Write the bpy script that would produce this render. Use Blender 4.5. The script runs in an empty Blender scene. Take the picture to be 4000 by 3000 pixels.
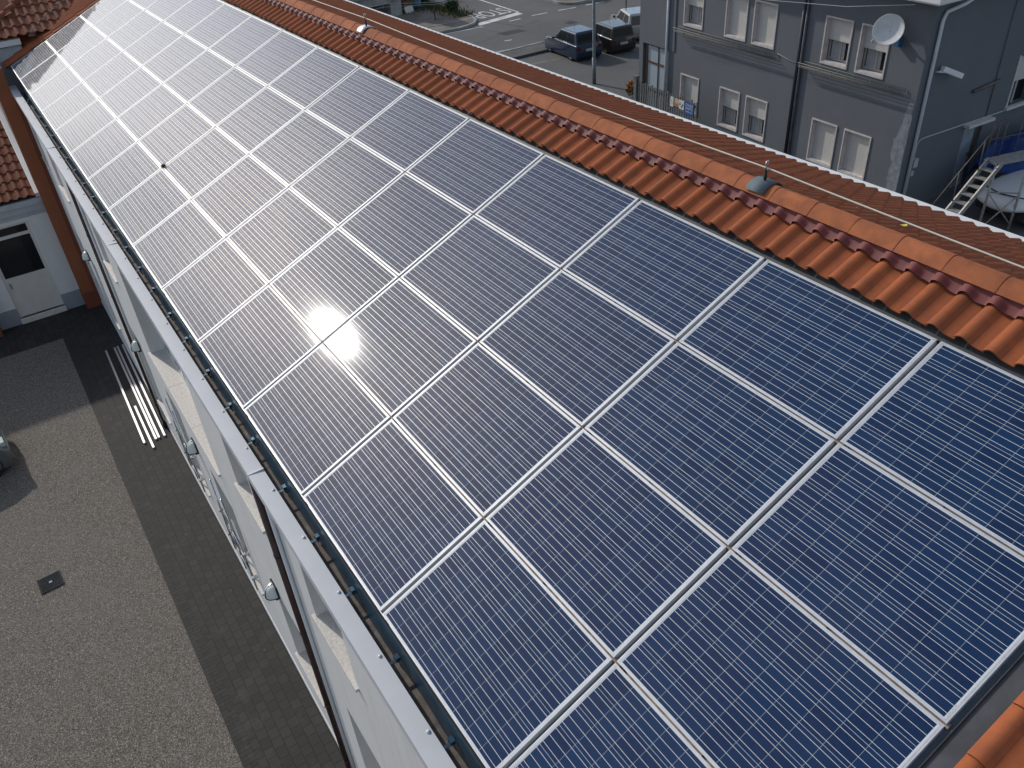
import bpy, bmesh, math, random
from mathutils import Vector, Matrix, Euler
random.seed(7)
R = math.radians
C = bpy.context.scene.collection
S = bpy.context.scene

# ------------------------------------------------------------------ camera
TH = R(23.4); ST, CT = math.sin(TH), math.cos(TH)
cd = bpy.data.cameras.new('camera'); cam = bpy.data.objects.new('camera', cd); C.objects.link(cam)
fwd = Vector((0.4160, 0.6904, -0.5918)); right = Vector((0.8304, -0.5536, -0.0623))
fwd.normalize(); right = (right - fwd*right.dot(fwd)).normalized(); up = right.cross(fwd)
mw = Matrix((right, up, -fwd)).transposed().to_4x4(); mw.translation = Vector((-1.081, -0.861, 4.782))
cam.matrix_world = mw
cd.sensor_width = 36; cd.lens = 36*3240.3/4000; cd.clip_start = .05; cd.clip_end = 900
S.camera = cam

# ------------------------------------------------------------------ sky, sun, exposure
SUN = Vector((-0.204, 0.817, 0.540)).normalized()
w = bpy.data.worlds.new('World'); S.world = w; w.use_nodes = True
nt = w.node_tree; bg = nt.nodes['Background']
sky = nt.nodes.new('ShaderNodeTexSky'); sky.sky_type = 'NISHITA'; sky.sun_disc = False
sky.sun_elevation = math.asin(SUN.z); sky.sun_rotation = math.atan2(SUN.x, SUN.y)
sky.air_density = 1.0; sky.dust_density = 1.2; sky.ozone_density = 1.0; sky.altitude = 20
# thin broken cloud over the blue
tc = nt.nodes.new('ShaderNodeTexCoord'); ns = nt.nodes.new('ShaderNodeTexNoise'); rp = nt.nodes.new('ShaderNodeValToRGB')
ns.inputs['Scale'].default_value = 2.6; ns.inputs['Detail'].default_value = 5; ns.inputs['Roughness'].default_value = .55
rp.color_ramp.elements[0].position = .46; rp.color_ramp.elements[1].position = .72
mx = nt.nodes.new('ShaderNodeMixRGB'); mx.inputs[2].default_value = (4.6, 4.8, 5.3, 1)
nt.links.new(tc.outputs['Generated'], ns.inputs['Vector']); nt.links.new(ns.outputs['Fac'], rp.inputs['Fac'])
nt.links.new(rp.outputs['Color'], mx.inputs[0]); nt.links.new(sky.outputs['Color'], mx.inputs[1])
nt.links.new(mx.outputs['Color'], bg.inputs['Color']); bg.inputs['Strength'].default_value = .125
sd = bpy.data.lights.new('sun', 'SUN'); sun = bpy.data.objects.new('sun', sd); C.objects.link(sun)
sd.energy = 2.3; sd.angle = R(1.3); sd.color = (1, .95, .87)
sun.rotation_euler = SUN.to_track_quat('Z', 'Y').to_euler()
S.view_settings.view_transform = 'Standard'; S.view_settings.look = 'None'; S.view_settings.gamma = 1
S.view_settings.exposure = 0.0
S.render.engine = 'CYCLES'

# ------------------------------------------------------------------ helpers
def link(o, parent=None):
    C.objects.link(o)
    if parent is not None: o.parent = parent
    return o
def tag(o, label=None, cat=None, group=None, kind=None):
    if label: o['label'] = label
    if cat: o['category'] = cat
    if group: o['group'] = group
    if kind: o['kind'] = kind
    return o
def empty(name, loc=(0,0,0), rot=(0,0,0), label=None, cat=None, group=None):
    o = bpy.data.objects.new(name, None); o.empty_display_size = .2
    link(o); o.location = loc; o.rotation_euler = rot
    return tag(o, label, cat, group)

class MB:
    def __init__(self): self.v = []; self.f = []; self.sm = []
    def add(self, vs, fs, smooth=False, M=None):
        b = len(self.v)
        for p in vs:
            p = Vector(p); self.v.append(tuple(M @ p) if M is not None else tuple(p))
        for f in fs: self.f.append(tuple(b+i for i in f)); self.sm.append(smooth)
        return self
    def box(self, a, b, M=None):
        x0,y0,z0 = [min(a[i],b[i]) for i in range(3)]; x1,y1,z1 = [max(a[i],b[i]) for i in range(3)]
        return self.add([(x0,y0,z0),(x1,y0,z0),(x1,y1,z0),(x0,y1,z0),(x0,y0,z1),(x1,y0,z1),(x1,y1,z1),(x0,y1,z1)],
            [(0,3,2,1),(4,5,6,7),(0,1,5,4),(1,2,6,5),(2,3,7,6),(3,0,4,7)], False, M)
    def quad(self, *p, M=None): return self.add(p, [tuple(range(len(p)))], False, M)
    def tube(self, pts, r, n=8, M=None, caps=True, closed=False):
        pts = [Vector(p) for p in pts]; m = len(pts); vs = []; fs = []
        rr = r if isinstance(r, (list, tuple)) else [r]*m
        prev = None
        for i, p in enumerate(pts):
            if closed: d = pts[(i+1) % m]-pts[i-1]
            else: d = pts[min(i+1, m-1)]-pts[max(i-1, 0)]
            d.normalize()
            if prev is None:
                a = Vector((0,0,1)) if abs(d.z) < .9 else Vector((1,0,0)); x = a.cross(d).normalized()
            else: x = (prev - d*prev.dot(d)).normalized()
            prev = x; y = d.cross(x)
            for k in range(n):
                t = 2*math.pi*k/n; vs.append(p + (x*math.cos(t)+y*math.sin(t))*rr[i])
        for i in range(m if closed else m-1):
            j = (i+1) % m
            for k in range(n): fs.append((i*n+k, i*n+(k+1) % n, j*n+(k+1) % n, j*n+k))
        if caps and not closed: fs.append(tuple(range(n))[::-1]); fs.append(tuple((m-1)*n+k for k in range(n)))
        return self.add(vs, fs, True, M)
    def lathe(self, prof, n=20, M=None, a0=0, a1=2*math.pi):
        vs = []; fs = []; full = abs(a1-a0-2*math.pi) < 1e-6; k = n if full else n+1
        for r, z in prof:
            for i in range(k):
                t = a0+(a1-a0)*i/n; vs.append((r*math.cos(t), r*math.sin(t), z))
        for i in range(len(prof)-1):
            for j in range(n):
                jj = (j+1) % k; fs.append((i*k+j, i*k+jj, (i+1)*k+jj, (i+1)*k+j))
        return self.add(vs, fs, True, M)
    def prism(self, poly, h0, h1, M=None):        # poly in xy, extruded in z
        n = len(poly); vs = [(x,y,h0) for x,y in poly]+[(x,y,h1) for x,y in poly]
        fs = [tuple(range(n))[::-1], tuple(range(n,2*n))]+[(i,(i+1)%n,n+(i+1)%n,n+i) for i in range(n)]
        return self.add(vs, fs, False, M)
    def loft(self, rings, smooth=True, caps=True, M=None):
        n = len(rings[0]); vs = [p for r in rings for p in r]; fs = []
        for i in range(len(rings)-1):
            for k in range(n): fs.append((i*n+k, i*n+(k+1)%n, (i+1)*n+(k+1)%n, (i+1)*n+k))
        if caps: fs.append(tuple(range(n))[::-1]); fs.append(tuple((len(rings)-1)*n+k for k in range(n)))
        return self.add(vs, fs, smooth, M)
    def build(self, name, mat, parent=None, fix=True, bevel=0, auto=True):
        me = bpy.data.meshes.new(name); me.from_pydata(self.v, [], self.f)
        me.polygons.foreach_set('use_smooth', self.sm)
        if fix or bevel:
            bm = bmesh.new(); bm.from_mesh(me)
            if bevel:
                es = [e for e in bm.edges if len(e.link_faces) == 2 and e.calc_face_angle(0) > .5]
                bmesh.ops.bevel(bm, geom=es, offset=bevel, segments=2, affect='EDGES', profile=.6)
            if fix: bmesh.ops.recalc_face_normals(bm, faces=bm.faces)
            bm.to_mesh(me); bm.free()
        me.materials.append(mat); me.update()
        o = bpy.data.objects.new(name, me); link(o, parent)
        return o

def copy_tree(o, parent=None):
    c = o.copy(); C.objects.link(c); c.parent = parent
    for ch in [x for x in o.children]: copy_tree(ch, c)
    return c

# ---- node helper
class N:
    def __init__(self, name):
        self.m = bpy.data.materials.new(name); self.m.use_nodes = True
        self.t = self.m.node_tree; self.b = self.t.nodes['Principled BSDF']
    def n(self, typ, **kw):
        x = self.t.nodes.new(typ)
        for k, v in kw.items(): setattr(x, k, v)
        return x
    def set(self, sock, v):
        if hasattr(v, 'is_linked') or isinstance(v, bpy.types.NodeSocket): self.t.links.new(v, sock)
        elif isinstance(v, tuple) and len(v) == 3 and sock.type == 'RGBA': sock.default_value = (*v, 1)
        else: sock.default_value = v
    def math(self, op, a, b=0.0, c=None, clamp=False):
        x = self.n('ShaderNodeMath', operation=op, use_clamp=clamp); self.set(x.inputs[0], a); self.set(x.inputs[1], b)
        if c is not None: self.set(x.inputs[2], c)
        return x.outputs[0]
    def mix(self, f, a, b, blend='MIX'):
        x = self.n('ShaderNodeMixRGB', blend_type=blend); self.set(x.inputs[0], f); self.set(x.inputs[1], a); self.set(x.inputs[2], b)
        return x.outputs[0]
    def co(self, which='Object'): return self.n('ShaderNodeTexCoord').outputs[which]
    def xyz(self, v):
        s = self.n('ShaderNodeSeparateXYZ'); self.set(s.inputs[0], v); return s.outputs
    def noise(self, v, scale, detail=4, rough=.55):
        x = self.n('ShaderNodeTexNoise'); self.set(x.inputs['Vector'], v); x.inputs['Scale'].default_value = scale
        x.inputs['Detail'].default_value = detail; x.inputs['Roughness'].default_value = rough
        return x.outputs['Fac']
    def vor(self, v, scale, out='Color', feature='F1'):
        x = self.n('ShaderNodeTexVoronoi', feature=feature); self.set(x.inputs['Vector'], v); x.inputs['Scale'].default_value = scale
        return x.outputs[out]
    def ramp(self, f, p0, p1, a=0.0, b=1.0):
        x = self.n('ShaderNodeMapRange', clamp=True); self.set(x.inputs[0], f); x.inputs[1].default_value = p0; x.inputs[2].default_value = p1
        x.inputs[3].default_value = a; x.inputs[4].default_value = b
        return x.outputs[0]
    def bump(self, h, s=.3, d=.01):
        x = self.n('ShaderNodeBump'); x.inputs['Strength'].default_value = s; x.inputs['Distance'].default_value = d
        self.set(x.inputs['Height'], h); self.t.links.new(x.outputs[0], self.b.inputs['Normal'])
    def pr(self, **kw):
        for k, v in kw.items(): self.set(self.b.inputs[k.replace('_', ' ')], v)
        return self
def sh(c, k): return tuple(min(1, x*k) for x in c)
def mat(name, col, rough=.6, metal=0.0, var=None, bump=None, dark=.7, light=1.15, spec=.5, coat=0):
    x = N(name); v = x.co('Object')
    c = col
    if var:
        f = x.noise(v, var, 6, .62); c = x.mix(x.ramp(f, .32, .68), sh(col, dark), sh(col, light))
    x.pr(Base_Color=c, Roughness=rough, Metallic=metal, Specular_IOR_Level=spec)
    if coat: x.pr(Coat_Weight=coat, Coat_Roughness=.05)
    if bump: x.bump(x.noise(v, bump[0], 5, .6), bump[1], bump[2] if len(bump) > 2 else .01)
    return x.m

M = {}
M['alu'] = mat('aluminium', (.78,.79,.80), .38, .85, 30, dark=.85, light=1.05)
M['frame'] = mat('anodised_frame', (.64,.65,.67), .5, .35, 14, dark=.88, light=1.05)
M['rail'] = mat('dirty_rail', (.30,.23,.17), .7, .2, 18, dark=.5, light=1.3)
M['flash'] = mat('dark_flashing', (.075,.078,.083), .5, .2, 6, (60,.1,.004), dark=.8, light=1.2)
M['black'] = mat('black_mesh', (.018,.018,.02), .8, 0, 80)
M['gutterblue'] = mat('gutter_blue', (.035,.10,.16), .35, .3, 5, dark=.55, light=1.2)
M['gutterdirt'] = mat('gutter_dirt', (.17,.145,.13), .8, 0, 9, (30,.4,.01), dark=.55, light=1.3)
M['coping'] = mat('white_coping', (.66,.68,.71), .45, .1, 2.5, (220,.08,.002), dark=.95, light=1.03)
def stucco():
    x = N('white_stucco'); v = x.co('Object'); mp = x.n('ShaderNodeMapping'); x.set(mp.inputs[0], v); mp.inputs['Scale'].default_value = (6,6,.5)
    c = x.mix(x.ramp(x.noise(v, 1.1, 6, .65), .3, .7), (.71,.705,.69), (.76,.755,.74))
    c = x.mix(x.ramp(x.noise(mp.outputs[0], 1.0, 6, .6), .52, .72, 0, .28), c, (.50,.49,.46))
    x.pr(Base_Color=c, Roughness=.9); x.bump(x.noise(v, 150, 4, .6), .15, .003); return x.m
M['stucco'] = stucco()
M['stone'] = mat('sill_stone', (.66,.62,.57), .5, 0, 28, (90,.15,.003), dark=.82, light=1.15)
M['brownpipe'] = mat('brown_pipe', (.075,.035,.028), .4, .2, 9)
M['brown'] = mat('russet_plaster', (.30,.095,.04), .85, 0, 2.0, (140,.12,.003), dark=.88, light=1.08)
M['brown2'] = mat('russet_plinth', (.20,.058,.028), .85, 0, 2.0, (140,.12,.003), dark=.88, light=1.08)
M['greyplinth'] = mat('grey_plinth', (.26,.29,.32), .85, 0, 2, (140,.12,.003), dark=.9)
M['cornice'] = mat('grey_cornice', (.42,.44,.46), .8, 0, 2, dark=.92)
M['white'] = mat('white_paint', (.78,.78,.76), .5, 0, 4, dark=.93, light=1.02)
M['cream'] = mat('cream_panel', (.66,.62,.57), .6, 0, 5, dark=.95, light=1.03)
M['curtain'] = mat('curtain', (.42,.42,.41), .9, 0, 30, dark=.7)
M['paper'] = mat('paper_white', (.66,.66,.62), .7); M['rubber'] = mat('rubber', (.02,.02,.02), .8)
M['steel'] = mat('galvanised_steel', (.44,.42,.39), .55, .5, 9, dark=.7)
M['darksteel'] = mat('dark_steel', (.16,.145,.13), .6, .4, 9, dark=.7)
M['chrome'] = mat('chrome', (.75,.75,.75), .15, 1.0)
M['wire'] = mat('pale_cable', (.62,.61,.52), .6, .1)
M['darkwire'] = mat('grey_cable', (.42,.43,.44), .7)
M['concrete'] = mat('concrete', (.36,.36,.34), .9, 0, 1.6, (30,.2,.01), dark=.6, light=1.2)
M['rubwhite'] = mat('road_paint', (.68,.68,.66), .8, 0, 2.2, dark=.62, light=1.1)
M['stain'] = mat('asphalt_patch', (.045,.045,.047), .9, 0, 12)
M['tarp'] = mat('blue_tarp', (.012,.05,.22), .5, 0, 3, (6,.5,.05), dark=.6, light=1.2)
M['rack'] = mat('rack_wire', (.20,.20,.19), .7, .1)
M['plategrey'] = mat('plate_grey', (.10,.13,.15), .75, .0, 12, dark=.85)

def glassm(name, col, rough=.06, coat=0):
    x = N(name); x.pr(Base_Color=col, Roughness=rough, Specular_IOR_Level=.6); return x.m
M['pane'] = glassm('dark_pane', (.014,.016,.017))
M['carglass'] = glassm('car_glass', (.02,.024,.026))
M['frost'] = glassm('frosted_pane', (.36,.42,.46), .25)
M['lampglass'] = glassm('lamp_glass', (.72,.76,.72), .2); M['surround'] = mat('window_surround', (.56,.52,.50), .7, 0, 6, dark=.9)
M['redlamp'] = glassm('red_lens', (.10,.008,.008), .15)
M['clearlamp'] = glassm('clear_lens', (.42,.5,.48), .1)
def carpaint(name, col, metal=.3):
    x = N(name); x.pr(Base_Color=col, Roughness=.35, Metallic=metal, Coat_Weight=1.0, Coat_Roughness=.04); return x.m

# terracotta (per-tile tint from cells of the local coordinates)
def tile_mat(name, base, k=1.0, per=.203):
    x = N(name); v = x.co('Object')
    s = x.xyz(v); cv = x.n('ShaderNodeCombineXYZ')
    x.set(cv.inputs[0], x.math('FLOOR', x.math('DIVIDE', s[0], .36))); x.set(cv.inputs[1], x.math('FLOOR', x.math('DIVIDE', s[1], per)))
    wn = x.n('ShaderNodeTexWhiteNoise'); x.set(wn.inputs[0], cv.outputs[0])
    c1 = x.mix(x.ramp(wn.outputs[0], 0, 1), sh(base, .86*k), sh(base, 1.1*k))
    c2 = x.mix(x.ramp(x.noise(v, 7, 6, .65), .35, .75), c1, (.25*k,.085*k,.040*k))
    c3 = x.mix(x.ramp(x.noise(v, 60, 3, .6), .66, .8, 0, .5), c2, (.44*k,.19*k,.10*k))
    wd = x.ramp(x.vor(v, 4.3, 'Distance'), .022, .034, 1, 0); c3 = x.mix(x.math('MULTIPLY', wd, x.ramp(x.noise(v, 1.7, 2), .52, .56)), c3, (.62,.58,.52))
    x.pr(Base_Color=c3, Roughness=.85, Specular_IOR_Level=.25); x.bump(x.noise(v, 130, 4, .6), .12, .004); return x.m
M['tile'] = tile_mat('terracotta_tile', (.385,.108,.040))
M['ridge'] = tile_mat('terracotta_ridge', (.44,.145,.062), 1.0, .38)
M['oldtile'] = tile_mat('old_terracotta', (.19,.068,.040))
M['redstrip'] = None
x = N('red_ridge_roll'); v = x.co('Object'); s = x.xyz(v)
wv = x.math('SINE', x.math('MULTIPLY', s[1], 900.0))
x.pr(Base_Color=x.mix(x.ramp(wv, -1, 1), (.13,.022,.020), (.24,.045,.038)), Roughness=.55); x.bump(wv, .25, .003); M['redstrip'] = x.m

# photovoltaic cells under glass: 6 x 9 cells, three busbars a cell
PV, PU = .988, 1.4714
x = N('solar_cells'); v = x.co('Object'); s = x.xyz(v)
mv, mu = .0195, .029; pv = (PV-2*mv)/6; pu = (PU-2*mu)/9
a = x.math('DIVIDE', x.math('SUBTRACT', s[0], mv), pv); b = x.math('DIVIDE', x.math('SUBTRACT', s[1], mu), pu)
def near(val, wd):       # 1 within wd of an integer
    d = x.math('ABSOLUTE', x.math('SUBTRACT', val, x.math('ROUND', val))); return x.math('LESS_THAN', d, wd)
bus = near(x.math('SUBTRACT', x.math('MULTIPLY', a, 3.0), .5), .024)
gapv = near(a, .0075); gapu = near(b, .0075)
ins = x.math('MULTIPLY', x.math('MULTIPLY', x.math('GREATER_THAN', a, -.005), x.math('LESS_THAN', a, 6.005)),
             x.math('MULTIPLY', x.math('GREATER_THAN', b, -.005), x.math('LESS_THAN', b, 9.005)))
oi = x.n('ShaderNodeObjectInfo')
cid = x.n('ShaderNodeCombineXYZ'); x.set(cid.inputs[0], x.math('FLOOR', a)); x.set(cid.inputs[1], x.math('FLOOR', b)); x.set(cid.inputs[2], x.math('MULTIPLY', oi.outputs['Random'], 50.0))
wn = x.n('ShaderNodeTexWhiteNoise'); x.set(wn.inputs[0], cid.outputs[0])
grain = x.vor(v, 75, 'Distance')
gr2 = x.xyz(x.vor(v, 55, 'Color'))[0]
c0 = x.mix(wn.outputs[0], (.0045,.020,.066), (.0055,.032,.092))
c0 = x.mix(x.ramp(gr2, 0, 1, 0, .35), c0, (.008,.042,.115))
c0 = x.mix(x.ramp(oi.outputs['Random'], 0, 1, 0, .25), c0, (.012,.018,.075))
c1 = x.mix(gapu, c0, (.26,.32,.35)); c1 = x.mix(gapv, c1, (.50,.56,.60))
c2 = x.mix(bus, c1, (.80,.80,.78)); c3 = x.mix(ins, (.66,.69,.72), c2)
dust = x.ramp(x.noise(v, 2.2, 5, .6), .35, .75, 0.0, .022)
c3 = x.mix(dust, c3, (.35,.34,.33))
busin = x.math('MULTIPLY', bus, ins)
x.pr(Base_Color=c3, Roughness=x.ramp(busin, 0, 1, .45, .40), Metallic=x.math('MULTIPLY', busin, .18), Specular_IOR_Level=.06, Coat_Weight=1.0, Coat_Roughness=.042, Coat_IOR=1.42)
M['cells'] = x.m

# ground materials
def gravel_mat():
    x = N('gravel'); v = x.co('Object')
    col = x.xyz(x.vor(v, 85, 'Color')); d = x.vor(v, 85, 'Distance')
    c = x.mix(x.ramp(col[0], .0, 1), (.042,.035,.028), (.285,.245,.200))
    c = x.mix(x.ramp(col[1], .82, .95), c, (.46,.42,.37))
    big = x.ramp(x.noise(v, .55, 5, .6), .35, .7); c = x.mix(x.ramp(big, 0, 1, 0, .30), c, (.25,.228,.205))
    x.pr(Base_Color=c, Roughness=.85); x.bump(d, .9, .02); return x.m
M['gravel'] = gravel_mat()
def asphalt_mat():
    x = N('asphalt'); v = x.co('Object')
    c = x.mix(x.ramp(x.noise(v, .22, 6, .62), .3, .7), (.075,.074,.073), (.125,.123,.12))
    c = x.mix(x.ramp(x.noise(v, 1.7, 6, .7), .45, .75, 0, .6), c, (.085,.08,.076))
    c = x.mix(x.ramp(x.noise(v, 60, 2, .6), .4, .8, 0, .5), c, (.17,.165,.16))
    x.pr(Base_Color=c, Roughness=.88); x.bump(x.noise(v, 90, 3, .6), .3, .006); return x.m
M['asphalt'] = asphalt_mat()
def dirt_mat():
    x = N('bare_dirt'); v = x.co('Object')
    c = x.mix(x.ramp(x.noise(v, .8, 6, .65), .3, .7), (.13,.105,.085), (.24,.205,.175))
    c = x.mix(x.ramp(x.noise(v, .5, 6, .7), .56, .66, 0, .7), c, (.07,.095,.03))
    x.pr(Base_Color=c, Roughness=.95); x.bump(x.noise(v, 25, 5, .6), .5, .03); return x.m
M['dirt'] = dirt_mat()
def paver_mat(rot=0, bw=.175, rh=.15):
    x = N('block_paving'); v = x.co('Object')
    mp = x.n('ShaderNodeMapping'); x.set(mp.inputs[0], v); mp.inputs['Rotation'].default_value = (0, 0, rot)
    br = x.n('ShaderNodeTexBrick'); x.set(br.inputs['Vector'], mp.outputs[0])
    br.inputs['Scale'].default_value = 1; br.inputs['Mortar Size'].default_value = .0065; br.inputs['Brick Width'].default_value = bw; br.inputs['Row Height'].default_value = rh
    br.inputs['Color1'].default_value = (.024,.0225,.020,1); br.inputs['Color2'].default_value = (.036,.034,.030,1); br.inputs['Mortar'].default_value = (.010,.0095,.009,1)
    c = x.mix(x.ramp(x.noise(v, 2.0, 6, .7), .56, .72, 0, .35), br.outputs['Color'], (.085,.08,.074))
    spk = x.ramp(x.vor(v, 3.1, 'Distance'), .05, .10, 1, 0)
    c = x.mix(x.math('MULTIPLY', spk, x.ramp(x.noise(v, 9, 4), .4, .6, 0, .35)), c, (.15,.14,.125))
    x.pr(Base_Color=c, Roughness=.8); x.bump(x.math('SUBTRACT', x.noise(v, 70, 4, .6), x.math('MULTIPLY', br.outputs['Fac'], 1.2)), .35, .012); return x.m
M['paver'] = paver_mat(math.pi/2)
M['paveredge'] = paver_mat(0, .21, .075)
def grey_mat():
    x = N('grey_render'); v = x.co('Object')
    c = x.mix(x.ramp(x.noise(v, .6, 6, .65), .3, .7), (.122,.136,.152), (.148,.162,.178))
    c = x.mix(x.ramp(x.noise(v, 3, 6, .7), .62, .8, 0, .35), c, (.18,.188,.196))
    c = x.mix(x.ramp(x.noise(v, 130, 2, .6), .45, .75, 0, .35), c, (.20,.21,.226))
    x.pr(Base_Color=c, Roughness=.92); x.bump(x.noise(v, 90, 4, .6), .35, .006); return x.m
M['greywall'] = grey_mat()
def shutter_mat():
    x = N('roller_shutter'); v = x.co('Object'); s = x.xyz(v)
    f = x.math('FRACT', x.math('DIVIDE', s[2], .046)); ln = x.ramp(f, .0, .22, 1, 0)
    c = x.mix(x.math('MULTIPLY', ln, .55), (.60,.58,.535), (.26,.25,.235))
    x.pr(Base_Color=c, Roughness=.6); x.bump(x.ramp(f, 0, .3), .4, .006); return x.m
M['shutter'] = shutter_mat()

G = -6.2
def roofp(v, u, h=0): return Vector((v*CT-h*ST, u, v*ST+h*CT))

# ------------------------------------------------------------------ ground
def sheet(name, pts, z, m):
    mb = MB(); mb.quad(*[(x, y, z) for x, y in pts]); o = mb.build(name, m, fix=False)
    if o.data.polygons[0].normal.z < 0: o.data.flip_normals()
    return tag(o, kind='structure')
sheet('ground', [(-400,-400),(400,-400),(400,400),(-400,400)], G, M['asphalt'])
sheet('gravel_yard', [(-40,-30),(-1.36,-30),(-1.36,20.85),(-40,20.85)], G+.004, M['gravel'])
sheet('paving', [(-1.16,-30),(.3,-30),(.3,22.6),(-40,22.6),(-40,20.85),(-1.36,20.85),(-1.36,20.7),(-1.16,20.7)], G+.008, M['paver'])
sheet('paving_edge', [(-1.36,-30),(-1.16,-30),(-1.16,20.7),(-1.36,20.7)], G+.012, M['paveredge'])

def wall_holes(mb, P, s0, s1, z0, z1, holes, inward, depth):
    """flat wall through P(s,z) with rectangular openings and their reveals"""
    ss = sorted(set([s0, s1]+[h[0] for h in holes]+[h[1] for h in holes])); zs = sorted(set([z0, z1]+[h[2] for h in holes]+[h[3] for h in holes]))
    for i in range(len(ss)-1):
        for j in range(len(zs)-1):
            cs, cz = (ss[i]+ss[i+1])/2, (zs[j]+zs[j+1])/2
            if any(h[0] < cs < h[1] and h[2] < cz < h[3] for h in holes): continue
            mb.quad(P(ss[i],zs[j]), P(ss[i+1],zs[j]), P(ss[i+1],zs[j+1]), P(ss[i],zs[j+1]))
    iv = Vector(inward)*depth
    for a, b, c, d in holes:
        q = [P(a,c), P(b,c), P(b,d), P(a,d)]
        for k in range(4):
            p0, p1 = Vector(q[k]), Vector(q[(k+1) % 4]); mb.quad(p0, p1, p1+iv, p0+iv)
        mb.quad(*[Vector(p)+iv for p in q])

# ------------------------------------------------------------------ white building that carries the panels
YN, YF = -4.0, 27.0                       # its run along the roof
XR, ZR = 4.12, 4.12*ST/CT                 # ridge line
wb = empty('white_building', (4.12, 11, G), label='long white building with terracotta roof carrying the rows of solar panels', cat='building')
wb.matrix_world = Matrix.Identity(4)
XF = -.12
up_w = [(-1.6,-.65,-1.88,-.75),(1.45,2.40,-1.88,-.75),(3.90,4.85,-1.88,-.75),(6.35,7.25,-1.88,-.75),(8.75,12.5,-2.78,-.75),(13.72,14.65,-1.9,-.75),(18.15,19.2,-1.9,-.75),(20.6,21.5,-1.9,-.75)]
lo_w = [(1.45,2.4,-5.15,-3.3),(3.85,4.75,-5.15,-3.3),(6.25,7.2,-5.15,-3.7),(8.75,9.85,-5.3,-3.46),(11.5,12.4,-5.3,-3.42),(14.1,15.0,-5.3,-3.42),(18.5,19.4,-5.25,-3.6),(20.3,21.1,-5.0,-3.6)]
mb = MB()
wall_holes(mb, lambda s, z: (XF, s, z), YN, 22.36, G, -.5, up_w+lo_w, (1,0,0), .30)
mb.box((XF+.31, YN, G), (8.4, YN+.3, -.6)); mb.box((8.1, YN+.31, G), (8.4, YF, -.3))
mb.build('wall', M['stucco'], wb, fix=False)
pl = MB(); pl.box((XF-.012, YN, G), (XF, 22.0, G+.14)); pl.build('plinth', M['stucco'], wb)
for k, (a, b, c, d) in enumerate(up_w+lo_w):
    fr = MB(); xg = XF+.285
    nsp = 3 if b-a > 2 else 1
    for e in [(a,a+.06),(b-.06,b)]: fr.box((xg-.05, e[0], c+.03), (xg, e[1], d))
    for e in [(c+.03,c+.09),(d-.06,d)]: fr.box((xg-.052, a+.06, e[0]), (xg-.002, b-.06, e[1]))
    for i in range(1, nsp*2): 
        y = a+(b-a)*i/(nsp*2); fr.box((xg-.05, y-.035, c+.09), (xg+.002, y+.035, d-.06))
    wdw = fr.build('window', M['white'], wb)
    p = MB(); p.quad((xg-.02,a,c),(xg-.02,b,c),(xg-.02,b,d),(xg-.02,a,d)); p.build('pane', M['pane'], wdw, fix=False)
    sl = MB(); o_ = .035
    cuts = [a-.05, b+.05] if nsp == 1 else [a-.05+(b-a+.1)*i/3 for i in range(4)]
    for i in range(len(cuts)-1): sl.box((XF-o_, cuts[i]+(.004 if i else 0), c-.012), (xg-.053, cuts[i+1], c+.028))
    sl.build('sill', M['stone'], wdw, bevel=.004)
# aluminium bars with hinges across two ground floor openings
for (a, b, c, d) in (lo_w[3], lo_w[4]):
    g = MB()
    for z in (c+.42, c+.95): g.tube([(XF-.06, a-.05, z), (XF-.06, b+.05, z)], .016, 8)
    for y in (a+.02, (a+b)/2, b-.02): g.tube([(XF-.06, y, c+.1), (XF-.06, y, d-.2)], .014, 8)
    for y in (a-.03, b+.03):
        for z in (c+.42, c+.95): g.tube([(XF+.01, y, z), (XF-.09, y, z)], .028, 10)
    g.build('window_bar', M['chrome'], wb)
# coping with screws
cp = MB(); n = 0; seams = [YN, -1.5, 1.0, 5.55, 11.75, 17.0, 22.4]
XO, XI, ZC = -.212, -.058, -.40
for i in range(len(seams)-1):
    a, b = seams[i], seams[i+1]-.006; dz = .003*(i % 2)
    poly = [(XO, ZC-.10), (XO, ZC+dz), (XI, ZC-.012+dz), (XI, ZC-.09), (XI-.004, ZC-.09), (XI-.004, ZC-.022+dz), (XO+.006, ZC-.012+dz), (XO+.006, ZC-.10)]
    vs = [(x, a, z) for x, z in poly]+[(x, b, z) for x, z in poly]; m_ = len(poly)
    cp.add(vs, [tuple(range(m_)), tuple(range(m_, 2*m_))[::-1]]+[(k, (k+1) % m_, m_+(k+1) % m_, m_+k) for k in range(m_)])
    cp.box((XO-.0015, b-.012, ZC-.09), (XI+.001, b+.012, ZC+.0045))
y = -2.2
while y < 22.2:
    cp.lathe([(.0001,.012),(.008,.011),(.014,.006),(.016,0)], 10, Matrix.Translation((XI-.028, y, ZC-.008))); y += .74
cp.build('coping', M['coping'], wb)
pw = MB(); pw.box((XF+.002, YN, -.52), (XI-.006, 22.4, ZC-.03)); pw.build('parapet', M['stucco'], wb)
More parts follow.
